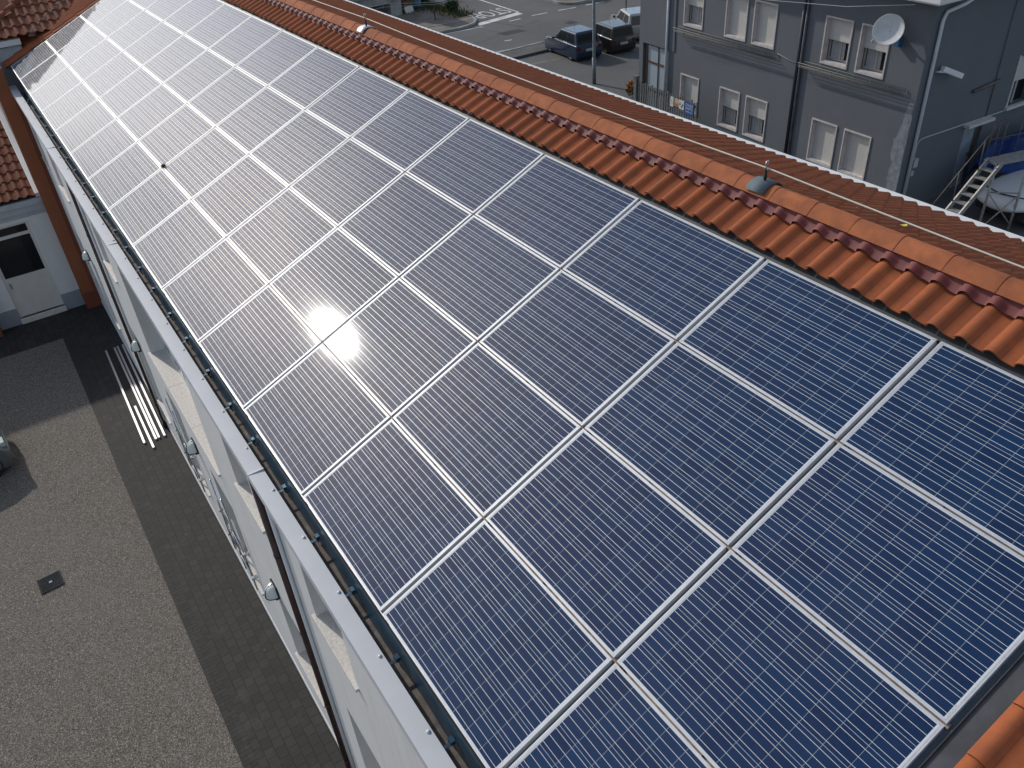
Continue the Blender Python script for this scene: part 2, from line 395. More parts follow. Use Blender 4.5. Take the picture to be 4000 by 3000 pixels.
# box gutter behind the coping: dirty floor, blue back, mesh strip under the panels
g = MB(); g.box((XI-.004, YN, -.60), (.12, 22.4, -.57)); g.build('gutter_floor', M['gutterdirt'], wb)
g = MB()
vs = []; fs = []; yy = [YN+.15*i for i in range(int((22.4-YN)/.15)+1)]
for i, y in enumerate(yy):
    j = .006*math.sin(y*3.1)+.004*math.sin(y*7.7); vs += [(.035+j, y, -.57), (.045, y, -.34), (.03, y, -.16), (.03, y, -.10)]
    if i: b = (i-1)*4; fs += [(b+k, b+4+k, b+5+k, b+1+k) for k in range(3)]
g.add(vs, fs, True); g.build('gutter', M['gutterblue'], wb, fix=False)
g = MB(); g.quad((.024,YN,-.16),(.024,22.5,-.16),(.008,22.5,-.045),(.008,YN,-.045)); g.build('eave_mesh', M['black'], wb, fix=False)
y = .55; random.seed(3)
while y < 22:
    b = MB(); yo = y+random.uniform(-.05,.05)
    b.box((XI+.001, yo-.014, -.447), (.022, yo+.014, -.441)); b.box((-.005, yo-.024, -.44), (.03, yo+.024, -.40))
    b.tube([(.0,yo,-.44),(.02,yo+.04,-.50),(.03,yo+.07,-.55)], .008, 6)
    b.build('gutter_bracket', M['gutterblue'], wb); y += .78
for yd in (5.62, 15.35):
    d = MB(); d.tube([(-.17, yd, -.48), (-.17, yd, G)], .042, 14)
    for z in (-1.6, -2.9, -4.3, -5.6): d.tube([(-.17, yd, z-.02), (-.17, yd, z+.02)], .047, 14); d.box((-.17, yd-.09, z-.008), (XF, yd-.04, z+.008))
    d.build('downpipe', M['brownpipe'], wb)
    d = MB(); d.tube([(-.145, yd-.16, -.48), (-.145, yd-.16, -5.9)], .022, 10); d.build('conduit', M['white'], wb)

# roof deck under the panels, dark flashings round them
dk = MB()
dk.add([roofp(-.02,-.02,-.09), roofp(-.02,22.56,-.09), roofp(4.46,22.56,-.09), roofp(4.46,-.02,-.09)], [(0,1,2,3)])
dk.add([roofp(4.0,-.02,-.022), roofp(4.0,22.54,-.022), roofp(4.24,22.54,-.004), roofp(4.24,-.02,-.004)], [(0,1,2,3)])
dk.add([roofp(3.985,-.02,-.02), roofp(3.985,22.54,-.02), roofp(3.997,22.54,-.09), roofp(3.997,-.02,-.09)], [(0,1,2,3)])
for (ua, ub) in ((-.012,-.22), (22.535,22.66)):
    dk.add([roofp(-.05,ua,-.028), roofp(-.05,ub,-.018), roofp(4.3,ub,-.018), roofp(4.3,ua,-.028)], [(0,1,2,3)])
    um = ua-.012 if ub < ua else ua+.012
    dk.add([roofp(-.05,um-.006,-.024), roofp(-.05,um,-.012), roofp(-.05,um+.006,-.024), roofp(4.2,um-.006,-.024), roofp(4.2,um,-.012), roofp(4.2,um+.006,-.024)], [(0,1,4,3),(1,2,5,4)])
    dk.add([roofp(-.05,ua,-.028), roofp(4.0,ua,-.028), roofp(4.0,ua,-.09), roofp(-.05,ua,-.09)], [(0,1,2,3)])
u = .18
while u < 22.5:
    T = Matrix.Translation(roofp(4.045,u,-.018)) @ Matrix.Rotation(-TH, 4, 'Y'); dk.lathe([(.0001,.006),(.007,.005),(.009,0)], 8, T); u += .375
dk.build('roof_flashing', M['flash'], wb, fix=False)

# ---- tile fields.  T maps (down/up slope x, along y, normal z); profile runs along +y
def profile(n=9, per=.203, hi=.058):
    pts = []
    for i in range(n+1):
        t = i/n                              # t: 0 near edge (pan) .. 1 far edge (crest side)
        if t < .30: h = .004+.006*(t/.3)**2
        elif t < .74: q = (t-.30)/.44; h = .010+(hi-.010)*(.5-.5*math.cos(math.pi*q))
        else: q = (t-.74)/.26; h = hi-.62*hi*q**1.8
        pts.append((t*per*1.02, h))
    return pts
def tile_field(name, m, parent, T, cols, courses, step, per=.203, lap=.05, flip=False, thick=.012, seed=1, n=9, keep=None):
    rnd = random.Random(seed); mb = MB(); pr = profile(n, per)
    for j in range(courses):
        for i in range(cols[0], cols[1]):
            if keep and not keep((j+.5)*step, (i+.5)*per): continue
            x0, x1 = j*step, (j+1)*step+lap
            y0 = i*per+rnd.uniform(-.002,.002); dz = rnd.uniform(-.0015,.0015); dx = rnd.uniform(-.004,.004)
            vs = []; k = len(pr)
            for (yy, h) in pr:
                y_ = y0+(per-yy if flip else yy)
                vs += [(x0+dx, y_, h+.026+dz), (x1, y_, h*.93+.004+dz), (x0+dx, y_, h+.026-thick+dz), (x0+.16, y_, h+.018-thick+dz)]
            fs = []
            for q in range(k-1):
                b = 4*q; fs += [(b, b+4, b+5, b+1), (b+2, b+3, b+7, b+6), (b, b+2, b+6, b+4)]
            e = 4*(k-1); fs += [(e, e+2, e+3, e+1), (0, 1, 3, 2)]
            mb.add([T(*p) for p in vs], fs, True)
    o = mb.build(name, m, parent)
    ang = R(38)
    me = o.data
    if hasattr(me, 'set_sharp_from_angle'): me.set_sharp_from_angle(angle=ang)
    return o
# object-space tinting wants slope coordinates: build tiles in slope space and place the object
def slope_obj(o, loc, rot): o.location = loc; o.rotation_euler = rot; return o
ident = lambda x, y, z: (x, y, z)
NS = (0, -TH, 0)
t1 = tile_field('tile_strip', M['tile'], wb, ident, (0, 112), 1, .36, lap=.12); slope_obj(t1, roofp(4.035, -.2, .0), NS)
t2 = tile_field('verge_tiles', M['tile'], wb, ident, (0, 26), 13, .345, seed=2); slope_obj(t2, roofp(-.12, 22.63, -.02), NS)
t3 = tile_field('verge_tiles', M['tile'], wb, ident, (-6, 0), 13, .345, seed=3); slope_obj(t3, roofp(-.12, -.135, -.02), NS)
FS = (0, TH, math.pi)     # far slope: local x runs back up to the ridge
XE, ZE = 8.85, -.215
TF = math.atan2(ZR-ZE, XE-XR)
t4 = tile_field('far_slope_tiles', M['tile'], wb, ident, (-int((YF)/.203), int(-YN/.203)), 14, .366, seed=4, n=7)
t4.rotation_euler = (0, -TF, math.pi); t4.location = (XE, 0, ZE)
mb = MB(); mb.add([(XE+.02,YN,ZE-.03),(XE+.02,YF,ZE-.03),(XR,YF,ZR-.03),(XR,YN,ZR-.03)], [(0,1,2,3)])
mb.add([roofp(-.1,22.6,-.03), roofp(-.1,YF,-.03), roofp(4.5,YF,-.03), roofp(4.5,22.6,-.03)], [(0,1,2,3)])
mb.add([roofp(-.1,YN,-.03), roofp(-.1,-.2,-.03), roofp(4.5,-.2,-.03), roofp(4.5,YN,-.03)], [(0,1,2,3)])
mb.build('roof_underlay', M['flash'], wb, fix=False)
# white eaves channel beyond the far slope
fe = MB(); fe.box((XE-.05, YN, ZE-.16), (XE+.185, YF, ZE+.034)); fe.build('white_fascia', M['white'], wb, bevel=.01)
# crimped red roll under the ridge caps
rr = MB(); vs = []; fs = []; n = 0; u = -1.3
pr = profile(12); L_ = []
for i in range(-6, 130):
    for (yy, h) in pr[:-1]: L_.append((i*.203+yy-.2, h))
for k, (u, h) in enumerate(L_):
    for vv, hh in ((4.345+.004*math.sin(u*41), h+.042), (4.385, h+.05), (4.425, h*.5+.082), (4.475, .128)): vs.append((vv, u, hh))
    if k: b = 4*(k-1); fs += [(b+q, b+4+q, b+5+q, b+1+q) for q in range(3)]
rr.add(vs, fs, True); o = rr.build('red_ridge_roll', M['redstrip'], wb, fix=False); o.rotation_euler = NS
# ridge caps
rc = MB(); y = -3.6; rnd = random.Random(5)
while y < 26.5:
    L = .385; a, b = y, y+L+.055
    rings = []
    for (yy, rw, rh, dz) in ((a, .1225, .0795, .002), (a+.004, .1225, .080, .002), (a+.05, .122, .0795, .0018), (b-.05, .1205, .0765, .0), (b, .120, .0755, -.001)):
        j = rnd.uniform(-.001,.001)
        rings.append([(rw*math.cos(t)+j, yy, rh*(1-abs(math.cos(t))**1.75)+dz) for t in [math.pi*k/14 for k in range(15)]])
    vs = [p for r_ in rings for p in r_]; fs = []
    for i in range(4):
        for k in range(14): fs.append((i*15+k, i*15+k+1, (i+1)*15+k+1, (i+1)*15+k))
    inner = len(vs); vs += [(x*.9, yy, z*.88-.002) for x, yy, z in rings[0]]
    for k in range(14): fs.append((k, inner+k, inner+k+1, k+1))
    rc.add(vs, fs, True); y += L
o = rc.build('ridge_caps', M['ridge'], wb); o.location = (XR, 0, 1.863)
o.data.set_sharp_from_angle(angle=R(40))
mb = MB(); mb.box((XR-.06, YN, ZR-.1), (XR+.10, YF, 1.862)); mb.build('ridge_bed', M['redstrip'], wb)

# ------------------------------------------------------------------ solar panels and their rails
PITU, PITV = 1.5014, 1.0
def panel_proto():
    root = empty('solar_panel')
    fb = MB(); H = .040
    def bar(axis, a0, a1, c0, c1, step0, step1):
        pass
    lu, lv = .021, .0155          # lip widths on the sloping and the level edges
    # level edges (run along y): stepped lip
    for x0, sgn in ((0, 1), (PV, -1)):
        prof = [(0,-H), (0,-.0015), (.0015,0), (.0075,0), (.0082,-.003), (.0098,-.003), (.0105,-.0012), (lv,-.0012), (lv,-.006), (.004,-.009), (.004,-H)]
        vs = [(x0+sgn*p, 0, z) for p, z in prof]+[(x0+sgn*p, PU, z) for p, z in prof]; k = len(prof)
        fb.add(vs, [(i, (i+1) % k, k+(i+1) % k, k+i) for i in range(k)]+[tuple(range(k)), tuple(range(k, 2*k))[::-1]])
    for y0, sgn in ((0, 1), (PU, -1)):
        prof = [(0,-H), (0,-.002), (.002,-.0005), (.0105,-.0005), (.0112,-.0025), (.0125,-.0025), (.0132,-.0012), (lu,-.0012), (lu,-.006), (.004,-.009), (.004,-H)]
        vs = [(lv*.62, y0+sgn*p, z) for p, z in prof]+[(PV-lv*.62, y0+sgn*p, z) for p, z in prof]; k = len(prof)
        fb.add(vs, [(i, (i+1) % k, k+(i+1) % k, k+i) for i in range(k)]+[tuple(range(k)), tuple(range(k, 2*k))[::-1]])
    fb.build('frame', M['frame'], root)
    gl = MB(); gl.quad((.006,.006,-.0035),(PV-.006,.006,-.0035),(PV-.006,PU-.006,-.0035),(.006,PU-.006,-.0035)); o = gl.build('glass', M['cells'], root, fix=False)
    if o.data.polygons[0].normal.z < 0: o.data.flip_normals()
    st = MB(); st.box((.03,.0155,-.0030), (.115,.0255,-.0026)); s_ = st.build('serial_label', M['paper'], root)
    bars = MB()
    for i in range(15):
        if (i*7) % 5 != 2: bars.box((.036+i*.005, .018, -.0026), (.036+i*.005+.0028, .0235, -.0022))
    bars.build('barcode', M['rubber'], s_)
    return root
proto = panel_proto()
ORD = ['first','second','third','fourth','fifth','sixth','seventh','eighth','ninth','tenth','eleventh','twelfth','thirteenth','fourteenth','fifteenth']
ROW = ['lowest row by the gutter', 'second row from the gutter', 'third row from the gutter', 'top row below the ridge']
rnd = random.Random(11)
for j in range(4):
    for i in range(15):
        o = proto if (i == 0 and j == 0) else copy_tree(proto)
        o.location = roofp(j*PITV+.006, i*PITU+.0150, rnd.uniform(-.0008,.0008)); o.rotation_euler = (rnd.uniform(-.0012,.0012), -TH+rnd.uniform(-.0012,.0012), 0)
        adj = 'pale glaring' if (i, j) in ((4,0),(4,1),(3,1),(3,0),(5,0),(5,1)) else ('deep blue' if i < 4 else 'sky-reflecting')
        tag(o, '%s solar panel, %s, %s from near end' % (adj, ROW[j], ORD[i]), 'solar panel', 'solar panels on the white building roof')
RL = ['aluminium edge rail under the lowest panel row beside the gutter', 'dirty rail in the gap between the lowest two panel rows', 'dirty rail in the gap between the middle two panel rows',
      'dirty rail in the gap between the top two panel rows']
for j in range(4):
    r_ = MB(); a, b = (j*PITV-.010, j*PITV+.022)
    if j == 0: a, b = -.004, .02
    r_.box((a, .0, -.075), (b, 22.52, -.020 if j else -.046))
    bo = MB()
    for i in range(16):
        for du in ((.75, -.055, -.085) if i < 15 else (-.055,)):
            u = i*PITU+du
            if 0 < u < 22.5 and j: bo.lathe([(.0001,.016),(.0045,.015),(.0055,0)], 8, Matrix.Translation((j*PITV+.0, u, -.019)))
            elif 0 < u < 22.5 and du < 0: bo.lathe([(.0001,.012),(.005,.011),(.006,0)], 8, Matrix.Translation((-.002, u, -.046)))
    o = r_.build('mounting_rail', M['rail'] if j else M['alu'], None); o.rotation_euler = NS; tag(o, RL[j], 'rail', 'rails under the solar panels')
    ob = bo.build('bolts', M['rubber'], o)
sl = MB()
for i in range(16): sl.box((-.0, i*PITU-.03, -.078), (3.995, i*PITU+.03, -.040))
o = sl.build('purlins', M['plategrey'], wb); o.rotation_euler = NS
# moss tuft growing in the panel joint
ms = MB(); rnd = random.Random(4)
for k in range(90):
    t = rnd.uniform(0, 6.28); q = rnd.uniform(0, .03); h = rnd.uniform(.01,.04); p = Vector((q*math.cos(t), q*math.sin(t)*1.3, 0)); d = Vector((rnd.uniform(-.02,.02), rnd.uniform(-.02,.02), h))
    s_ = Vector((math.cos(t+1.5), math.sin(t+1.5), 0))*.006; ms.quad(p-s_, p+s_, p+d+s_*.4, p+d-s_*.4)
M['moss'] = mat('moss', (.07,.10,.025), .9, 0, 40, dark=.5)
o = ms.build('moss_tuft', M['moss'], fix=False); o.location = roofp(1.03, 8*PITU-.01, 0); o.rotation_euler = NS
tag(o, 'small green moss tuft growing in a corner joint between solar panels', 'moss')
M['leaf'] = mat('yellow_leaf', (.62,.55,.05), .6)
lf = MB(); lf.add([(-.06,0,0),(-.02,.03,.012),(.05,.018,.008),(.075,0,.015),(.03,-.028,.02),(-.02,-.03,.006)], [(0,1,2,3,4,5)])
o = lf.build('fallen_leaf', M['leaf'], fix=False); o.location = (5.35, 2.93, ZR-(5.35-XR)*math.tan(TF)+.09); o.rotation_euler = (0, TH, .6); tag(o, 'yellow fallen leaf lying on the far terracotta roof slope', 'leaf')

# ------------------------------------------------------------------ lifeline along the ridge
def anchor(y, lab, plate):
    a = empty('lifeline_anchor', (XR, y, 1.947), label=lab, cat='roof anchor', group='lifeline anchors on the ridge')
    p = MB(); vs = []; fs = []
    for i, yy in enumerate((-.095, .095)):
        for k in range(11):
            t = math.pi*(.10+.80*k/10); vs.append((.1305*math.cos(t), yy, .0905*math.sin(t)-.082))
    for i, yy in enumerate((-.095, .095)):
        for k in range(11):
            t = math.pi*(.10+.80*k/10); vs.append((.1255*math.cos(t), yy, .0865*math.sin(t)-.084))
    for k in range(10): fs += [(k, k+1, 12+k, 11+k), (22+k, 33+k, 34+k, 23+k), (k, 22+k, 23+k, k+1), (11+k, 12+k, 34+k, 33+k)]
    p.add(vs, fs, True); p.build('saddle_plate', plate, a)
    q = MB(); q.tube([(0,0,.0),(0,0,.115)], .011, 12); q.tube([(0,0,.02),(0,0,.055)], .0145, 12); q.build('post', M['rubber'], a)
    r_ = MB(); r_.tube([(.0, 0, .115+.0), (-.008,0,.13), (-.016,0,.15), (-.006,0,.172), (.012,0,.172), (.018,0,.155), (.010,0,.138)], .0055, 8); r_.tube([(0,-.018,.105),(0,.018,.105)], .007, 8); r_.build('hook', M['chrome'], a)
anchor(3.49, 'lifeline anchor with grey saddle plate on the ridge between panels and grey building', M['plategrey'])
anchor(11.09, 'lifeline anchor with shiny metal saddle farther along the ridge', M['alu'])
cb = MB(); P_ = []
ya = [-3.2, 3.49, 11.09, 18.7]
for k in range(3):
    for q in range(12):
        t = q/12; P_.append((XR, ya[k]+(ya[k+1]-ya[k])*t, 2.062-.03*4*t*(1-t)))
P_.append((XR, 18.7, 2.062)); cb.tube(P_, .0065, 8)
o = cb.build('lifeline_cable', M['wire']); tag(o, 'pale steel lifeline cable stretched above the ridge caps', 'cable')

# ------------------------------------------------------------------ wall lamps
def wall_lamp(y, lab):
    a = empty('wall_lamp', (XF, y, -3.62), label=lab, cat='wall lamp', group='wall lamps on the white facade'); a.scale = (1.12, 1.0, 1.0)
    b = MB(); b.box((-.022,-.105,-.10),(0,.105,.115)); b.box((-.05,-.10,-.105),(0,.10,-.075)); b.build('back_plate', M['rubber'], a, bevel=.006)
    g = MB(); rings = []
    for k in range(9):
        t = math.pi/2*k/8; rings.append([(-.022-.115*math.sin(q)*math.cos(t)**.7 if math.cos(t) > 0 else -.022, .095*math.cos(q)*math.cos(t)**.45, -.075+.185*math.sin(t)) for q in [math.pi*m_/14 for m_ in range(15)]])
    vs = [p for r_ in rings for p in r_]; fs = [(i*15+k, i*15+k+1, (i+1)*15+k+1, (i+1)*15+k) for i in range(8) for k in range(14)]
    g.add(vs, fs, True); g.build('glass', M['lampglass'], a, fix=False)
    h = MB(); h.tube([(-.022-.119*math.sin(q), .098*math.cos(q), -.075) for q in [math.pi*m_/14 for m_ in range(15)]], .006, 6)
    h.tube([(-.026-.117*math.cos(t), 0, -.075+.188*math.sin(t)) for t in [math.pi/2*m_/10 for m_ in range(11)]], .006, 6); h.build('guard', M['rubber'], a)
wall_lamp(7.11, 'half-dome wall lamp beside the nearer brown downpipe')
wall_lamp(10.74, 'half-dome wall lamp under the wide window on the white facade')
wall_lamp(14.5, 'half-dome wall lamp above the far ends of the metal profiles')
wall_lamp(19.32, 'half-dome wall lamp closest to the russet pilaster')

# ------------------------------------------------------------------ aluminium profiles left on the paving
RODS = [('longest-lying outer silver profile, farthest from the white wall', -.697,15.03,-.578,19.41), ('short bright silver profile lying across between the long ones', -.575,14.75,-.545,16.53),
 ('silver profile third from the wall among the lengths on the paving', -.459,15.01,-.369,19.41), ('silver profile second from the wall, touching its neighbour', -.392,15.02,-.293,19.43), ('silver profile lying closest to the white wall on the paving', -.274,15.01,-.17,19.42)]
for lab, xa, ya_, xb, yb in RODS:
    d = Vector((xb-xa, yb-ya_, 0)); L = d.length; ang = math.atan2(d.y, d.x)
    b = MB(); prof = [(-.022,0),(-.022,.042),(-.006,.042),(-.006,.034),(.006,.034),(.006,.042),(.022,.042),(.022,0)]
    k = len(prof); vs = [(0,p,z) for p, z in prof]+[(L,p,z) for p, z in prof]
    b.add(vs, [(i,(i+1) % k,k+(i+1) % k,k+i) for i in range(k)]+[tuple(range(k)), tuple(range(k,2*k))[::-1]])
    o = b.build('metal_profile', M['alu']); o.location = (xa, ya_, G+.0085); o.rotation_euler = (0,0,ang); tag(o, lab, 'metal profile', 'metal profiles on the paving')

# drain grate in the gravel
gr = empty('drain_grate', (-3.05, 12.12, G+.004), (0,0,R(4)), 'square dark metal drain grate set in the gravel', 'drain')
b = MB(); s2 = .19
for a in ((-s2,-s2,-s2+.025,s2),(s2-.025,-s2,s2,s2),(-s2+.025,-s2,s2-.025,-s2+.025),(-s2+.025,s2-.025,s2-.025,s2)): b.box((a[0],a[1],0),(a[2],a[3],.022))
for i in range(11):
    t = -s2+.025+(2*s2-.05)*(i+.5)/11; b.box((t-.008,-s2+.025,.004),(t+.008,s2-.025,.019))
for i in range(8):
    t = -s2+.025+(2*s2-.05)*(i+.5)/8; b.box((-s2+.025,t-.006,.003),(s2-.025,t+.006,.016))
b.build('grille', mat('iron_grille', (.045,.05,.052), .9, 0, 12, spec=.15), gr)
b = MB(); b.quad((-s2,-s2,.002),(s2,-s2,.002),(s2,s2,.002),(-s2,s2,.002)); b.build('sump', M['rubber'], gr, fix=False)
b = MB(); b.box((-.02,-.015,.0195),(.03,.025,.024)); b.build('handle', M['cornice'], gr)

# ------------------------------------------------------------------ annex across the yard
an = empty('annex_building', label='white annex with russet pilasters, grey plinth and tiled roofs beyond the panels', cat='building')
YW = 22.36
b = MB(); wall_holes(b, lambda s, z: (s, YW, z), -7, -.49, G, -3.45, [(-2.10,-1.0,G+.155,-3.56)], (0,1,0), .14)
b.build('wall', M['stucco'], an, fix=False)
b = MB()
for x0, x1 in ((-1.0,-.507), (-2.64,-2.10)):
    b = MB(); b.box((x0, YW-.015, G), (x1, YW-.001, G+.475)); b.build('plinth', M['greyplinth'], an)
b = MB(); b.box((-2.12, YW-.05, G), (-.985, YW+.13, G+.155)); b.build('step', M['stone'], an, bevel=.006)
dr = MB(); ya_ = YW+.085
for x0, x1, z0, z1 in ((-2.10,-2.03,G+.16,-3.56),(-1.07,-1.0,G+.16,-3.56),(-2.03,-1.07,-3.62,-3.56),(-2.03,-1.07,-3.90,-3.82),(-2.03,-1.07,-5.02,-4.92)): dr.box((x0,ya_-.03,z0),(x1,ya_+.03,z1))
dr.box((-2.03,ya_-.012,G+.16),(-1.07,ya_+.012,-5.02))
door = dr.build('door', M['cream'], an)
b = MB(); b.quad((-2.03,ya_,-4.92),(-1.07,ya_,-4.92),(-1.07,ya_,-3.90),(-2.03,ya_,-3.90)); b.quad((-2.03,ya_,-3.82),(-1.07,ya_,-3.82),(-1.07,ya_,-3.62),(-2.03,ya_,-3.62)); b.build('pane', M['pane'], door, fix=False)
b = MB(); b.box((-2.0,ya_-.06,-5.2),(-1.97,ya_-.03,-5.05)); b.build('handle', M['chrome'], door)
b = MB()
for k, (z0, z1, o_) in enumerate(((-3.45,-3.34,.03),(-3.34,-3.16,.07),(-3.16,-3.02,.12))): b.box((-7, YW-o_, z0), (-.455, YW+.2, z1-.003))
b.build('cornice', M['cornice'], an)
for x0, x1 in ((-.506,-.215), (-2.95,-2.64)):
    b = MB(); b.box((x0, 22.0, G+.475), (x1, 22.6, .10 if x1 > -1 else -3.46)); p = b.build('pilaster', M['brown'], an)
    b = MB(); b.box((x0-.012, 21.988, G), (x1+.012, 22.6, G+.475)); b.build('base', M['brown2'], p)
b = MB(); b.box((-.214, 22.0, G), (-.10, 22.35, -.52)); b.build('corner_return', M['brown2'], an)
b = MB(); b.box((-.47, 23.05, G), (.42, 23.3, .30)); b.box((-.47, 22.65, G), (-.3, 23.04, .1)); b.build('upper_wall', M['cornice'], an)
b = MB(); b.box((-.6, 22.96, .33), (.44, 23.14, .46)); b.build('fascia', M['white'], an, bevel=.008)
PT = R(20)
o = tile_field('porch_roof_tiles', M['oldtile'], an, ident, (0, 30), 15, .36, per=.2, seed=8)
# local x must run up-slope (+Y) and local y along -X... rotate about Z then tilt
o.matrix_world = Matrix.Translation((-.60, YW-.10, -2.97)) @ Matrix.Rotation(math.pi/2, 4, 'Z') @ Matrix.Rotation(-PT, 4, 'Y')
b = MB(); p0 = Vector((-.62, YW-.05, -3.0)); dv_ = Vector((0, math.cos(PT), math.sin(PT)))
Mx = Matrix.Translation(p0) @ Matrix.Rotation(PT, 4, 'X'); b.box((.02, 0, -.05), (.16, 6, .085), Mx); b.build('side_flashing', M['white'], an, bevel=.01)
b = MB(); b.box((-7, 0, -.06), (.02, 6, -.01), Mx); b.build('porch_deck', M['flash'], an)
hipY = lambda X: 23.68+(X-.237)*.865
o = tile_field('hip_roof_tiles', M['oldtile'], an, ident, (-6, 15), 14, .36, per=.2, seed=9, keep=lambda a, c: 22.93+a*CT < hipY(2.4-c)+.12)
o.matrix_world = Matrix.Translation((2.4, 22.93, .50)) @ Matrix.Rotation(math.pi/2, 4, 'Z') @ Matrix.Rotation(-TH, 4, 'Y')
TC = math.atan(.374)
o = tile_field('side_roof_tiles', M['oldtile'], an, ident, (0, 44), 14, .36, per=.2, seed=10, n=7, keep=lambda a, c: 23.2+c > hipY(-1.2+a*math.cos(TC))-.1 and a > .3)
o.matrix_world = Matrix.Translation((-1.2, 23.2, .80-.374*1.437+.01)) @ Matrix.Rotation(-TC, 4, 'Y')
# mortared edge where its tiles die into the panel roof
b = MB(); rnd = random.Random(2)
for k in range(15):
    t = k/14; p = Vector((.74+1.75*t, 23.02+1.62*t, .52+.72*t)); b.lathe([(.0001,.06),(.05,.05),(.075,.02),(.08,-.06)], 8, Matrix.Translation(p) @ Matrix.Diagonal((1+rnd.uniform(-.1,.3), 1, 1, 1)))
b.build('valley_mortar', M['gutterdirt'], an)
# hip line with half-round caps
b = MB()
for k in range(8):
    t0, t1 = k*.36-.5, k*.36-.10; p = Vector((.237,23.68,.83)); d = Vector((.688,.595,.257)); d = d/d.length
    b.tube([p+d*t0, p+d*t1], [.10,.085], 12)
b.build('hip_caps', M['oldtile'], an)

# ------------------------------------------------------------------ grey building
AZ = R(86.5-90)
gb = empty('grey_building', (20, 13, G), (0,0,AZ), 'two-storey dark grey rendered building with roller shutters beyond the terracotta roof', 'building')
GW = Matrix.Translation((20,13,G)) @ Matrix.Rotation(AZ, 4, 'Z')
def gp(x, s, z): return GW @ Vector((x, s, z))
UZ, LZ = (3.62, 4.83), (.67, 1.90)
wins = []
for s0, ht in ((7.66,'half'),(5.59,'shut'),(4.33,'shut'),(1.47,'half'),(.20,'half')): wins.append((s0, s0+.90, UZ[0], UZ[1], ht))
for s0, ht in ((7.64,'shut'),(5.58,'half'),(4.31,'half'),(1.43,'shut'),(.18,'shut')): wins.append((s0, s0+.90, LZ[0], LZ[1], ht))
b = MB(); holes = [(a,c,d,e) for a,c,d,e,_ in wins]+[(9.44,10.80,.02,2.58)]
wall_holes(b, lambda s, z: (0, s, z), -1.0, 11.0, 0, 5.75, holes, (1,0,0), .26)
# side wall with its door and window openings
wall_holes(b, lambda s, z: (s, -1.0, z), 0, 9, 0, 5.75, [(2.5,3.32,.02,1.93),(4.25,5.2,2.2,3.6)], (0,1,0), .22)
b.quad((0,11,0),(9,11,0),(9,11,5.75),(0,11,5.75)); b.quad((9,-1,0),(9,11,0),(9,11,5.75),(9,-1,5.75))
b.build('wall', M['greywall'], gb, fix=False)
b = MB(); b.box((-.03, 9.0, 2.60), (0, 11.03, 5.75)); b.box((-.03, 10.80, 0), (0, 11.03, 2.597)); b.build('corner_panel', M['greywall'], gb)
for s0, s1, z0, z1, st in wins:
    f = MB(); t = .045; o_ = -.025
    f.box((o_, s0-t, z0-.06), (.0, s0, z1+t)); f.box((o_, s1, z0-.06), (0, s1+t, z1+t)); f.box((o_-.002, s0, z1), (0, s1, z1+t)); f.box((o_-.002, s0, z0-.06), (0, s1, z0))
    f.box((.001, s0+.001, z0+.001), (.17, s1-.001, z0+.03)); f.box((.001, s0+.001, z0+.03), (.17, s0+.02, z1-.001)); f.box((.001, s1-.02, z0+.03), (.17, s1-.001, z1-.001))
    wd = f.build('window', M['surround'], gb, bevel=.003)
    zc = z0+.035 if st == 'shut' else z0+(z1-z0)*.50
    q = MB(); q.box((.115, s0+.021, zc), (.135, s1-.021, z1-.001)); q.build('shutter', M['shutter'], wd)
    if st != 'shut':
        q = MB(); xg = .2
        for a, c in ((s0+.021,s0+.07),((s0+s1)/2-.03,(s0+s1)/2+.03),(s1-.07,s1-.021)): q.box((xg, a, z0+.03), (xg+.04, c, z1-.01))
        q.box((xg+.002, s0+.07, z0+.03), (xg+.038, s1-.07, z0+.09)); q.build('sash', M['curtain'], wd)
        q = MB(); q.quad((xg+.045,s0,z0),(xg+.045,s1,z0),(xg+.045,s1,z1),(xg+.045,s0,z1)); q.build('pane', M['pane'], wd, fix=False)
        q = MB(); vs = []; fs = []; n = 34; a0, a1 = s0+.30, s1-.10
        for i in range(n+1):
            y = a0+(a1-a0)*i/n; x_ = xg+.022+.012*math.sin(i*1.7); vs += [(x_, y, z0+.09), (x_, y, z1-.1)]
            if i: k = 2*(i-1); fs.append((k, k+2, k+3, k+1))
        q.add(vs, fs, True); q.build('curtain', M['curtain'], wd, fix=False)
# glazed entrance bay
f = MB()
for a in ((9.44,9.47),(10.62,10.80),(9.97,9.995)): f.box((.05, a[0], .02), (.10, a[1], 2.58))
for z in ((.02,.10),(1.90,1.97),(2.53,2.58)): f.box((.052, 9.47, z[0]), (.098, 10.62, z[1]))
M['brownframe'] = mat('brown_frame', (.085,.05,.035), .5)
e = f.build('entrance_glazing', M['brownframe'], gb)
f = MB(); f.quad((.08,9.45,.05),(.08,10.7,.05),(.08,10.7,2.55),(.08,9.45,2.55)); f.build('pane', M['frost'], e, fix=False)
# eaves slab
f = MB(); f.box((-.48, -1.38, 5.752), (9.4, 11.4, 5.80)); f.box((-.55, -1.45, 5.80), (9.5, 11.5, 6.02)); f.build('eave', M['white'], gb, bevel=.012)
f = MB(); f.prism([(-.4,-1.3),(9.3,-1.3),(9.3,11.3),(-.4,11.3)], 6.02, 6.05); f.build('roof', M['oldtile'], gb)
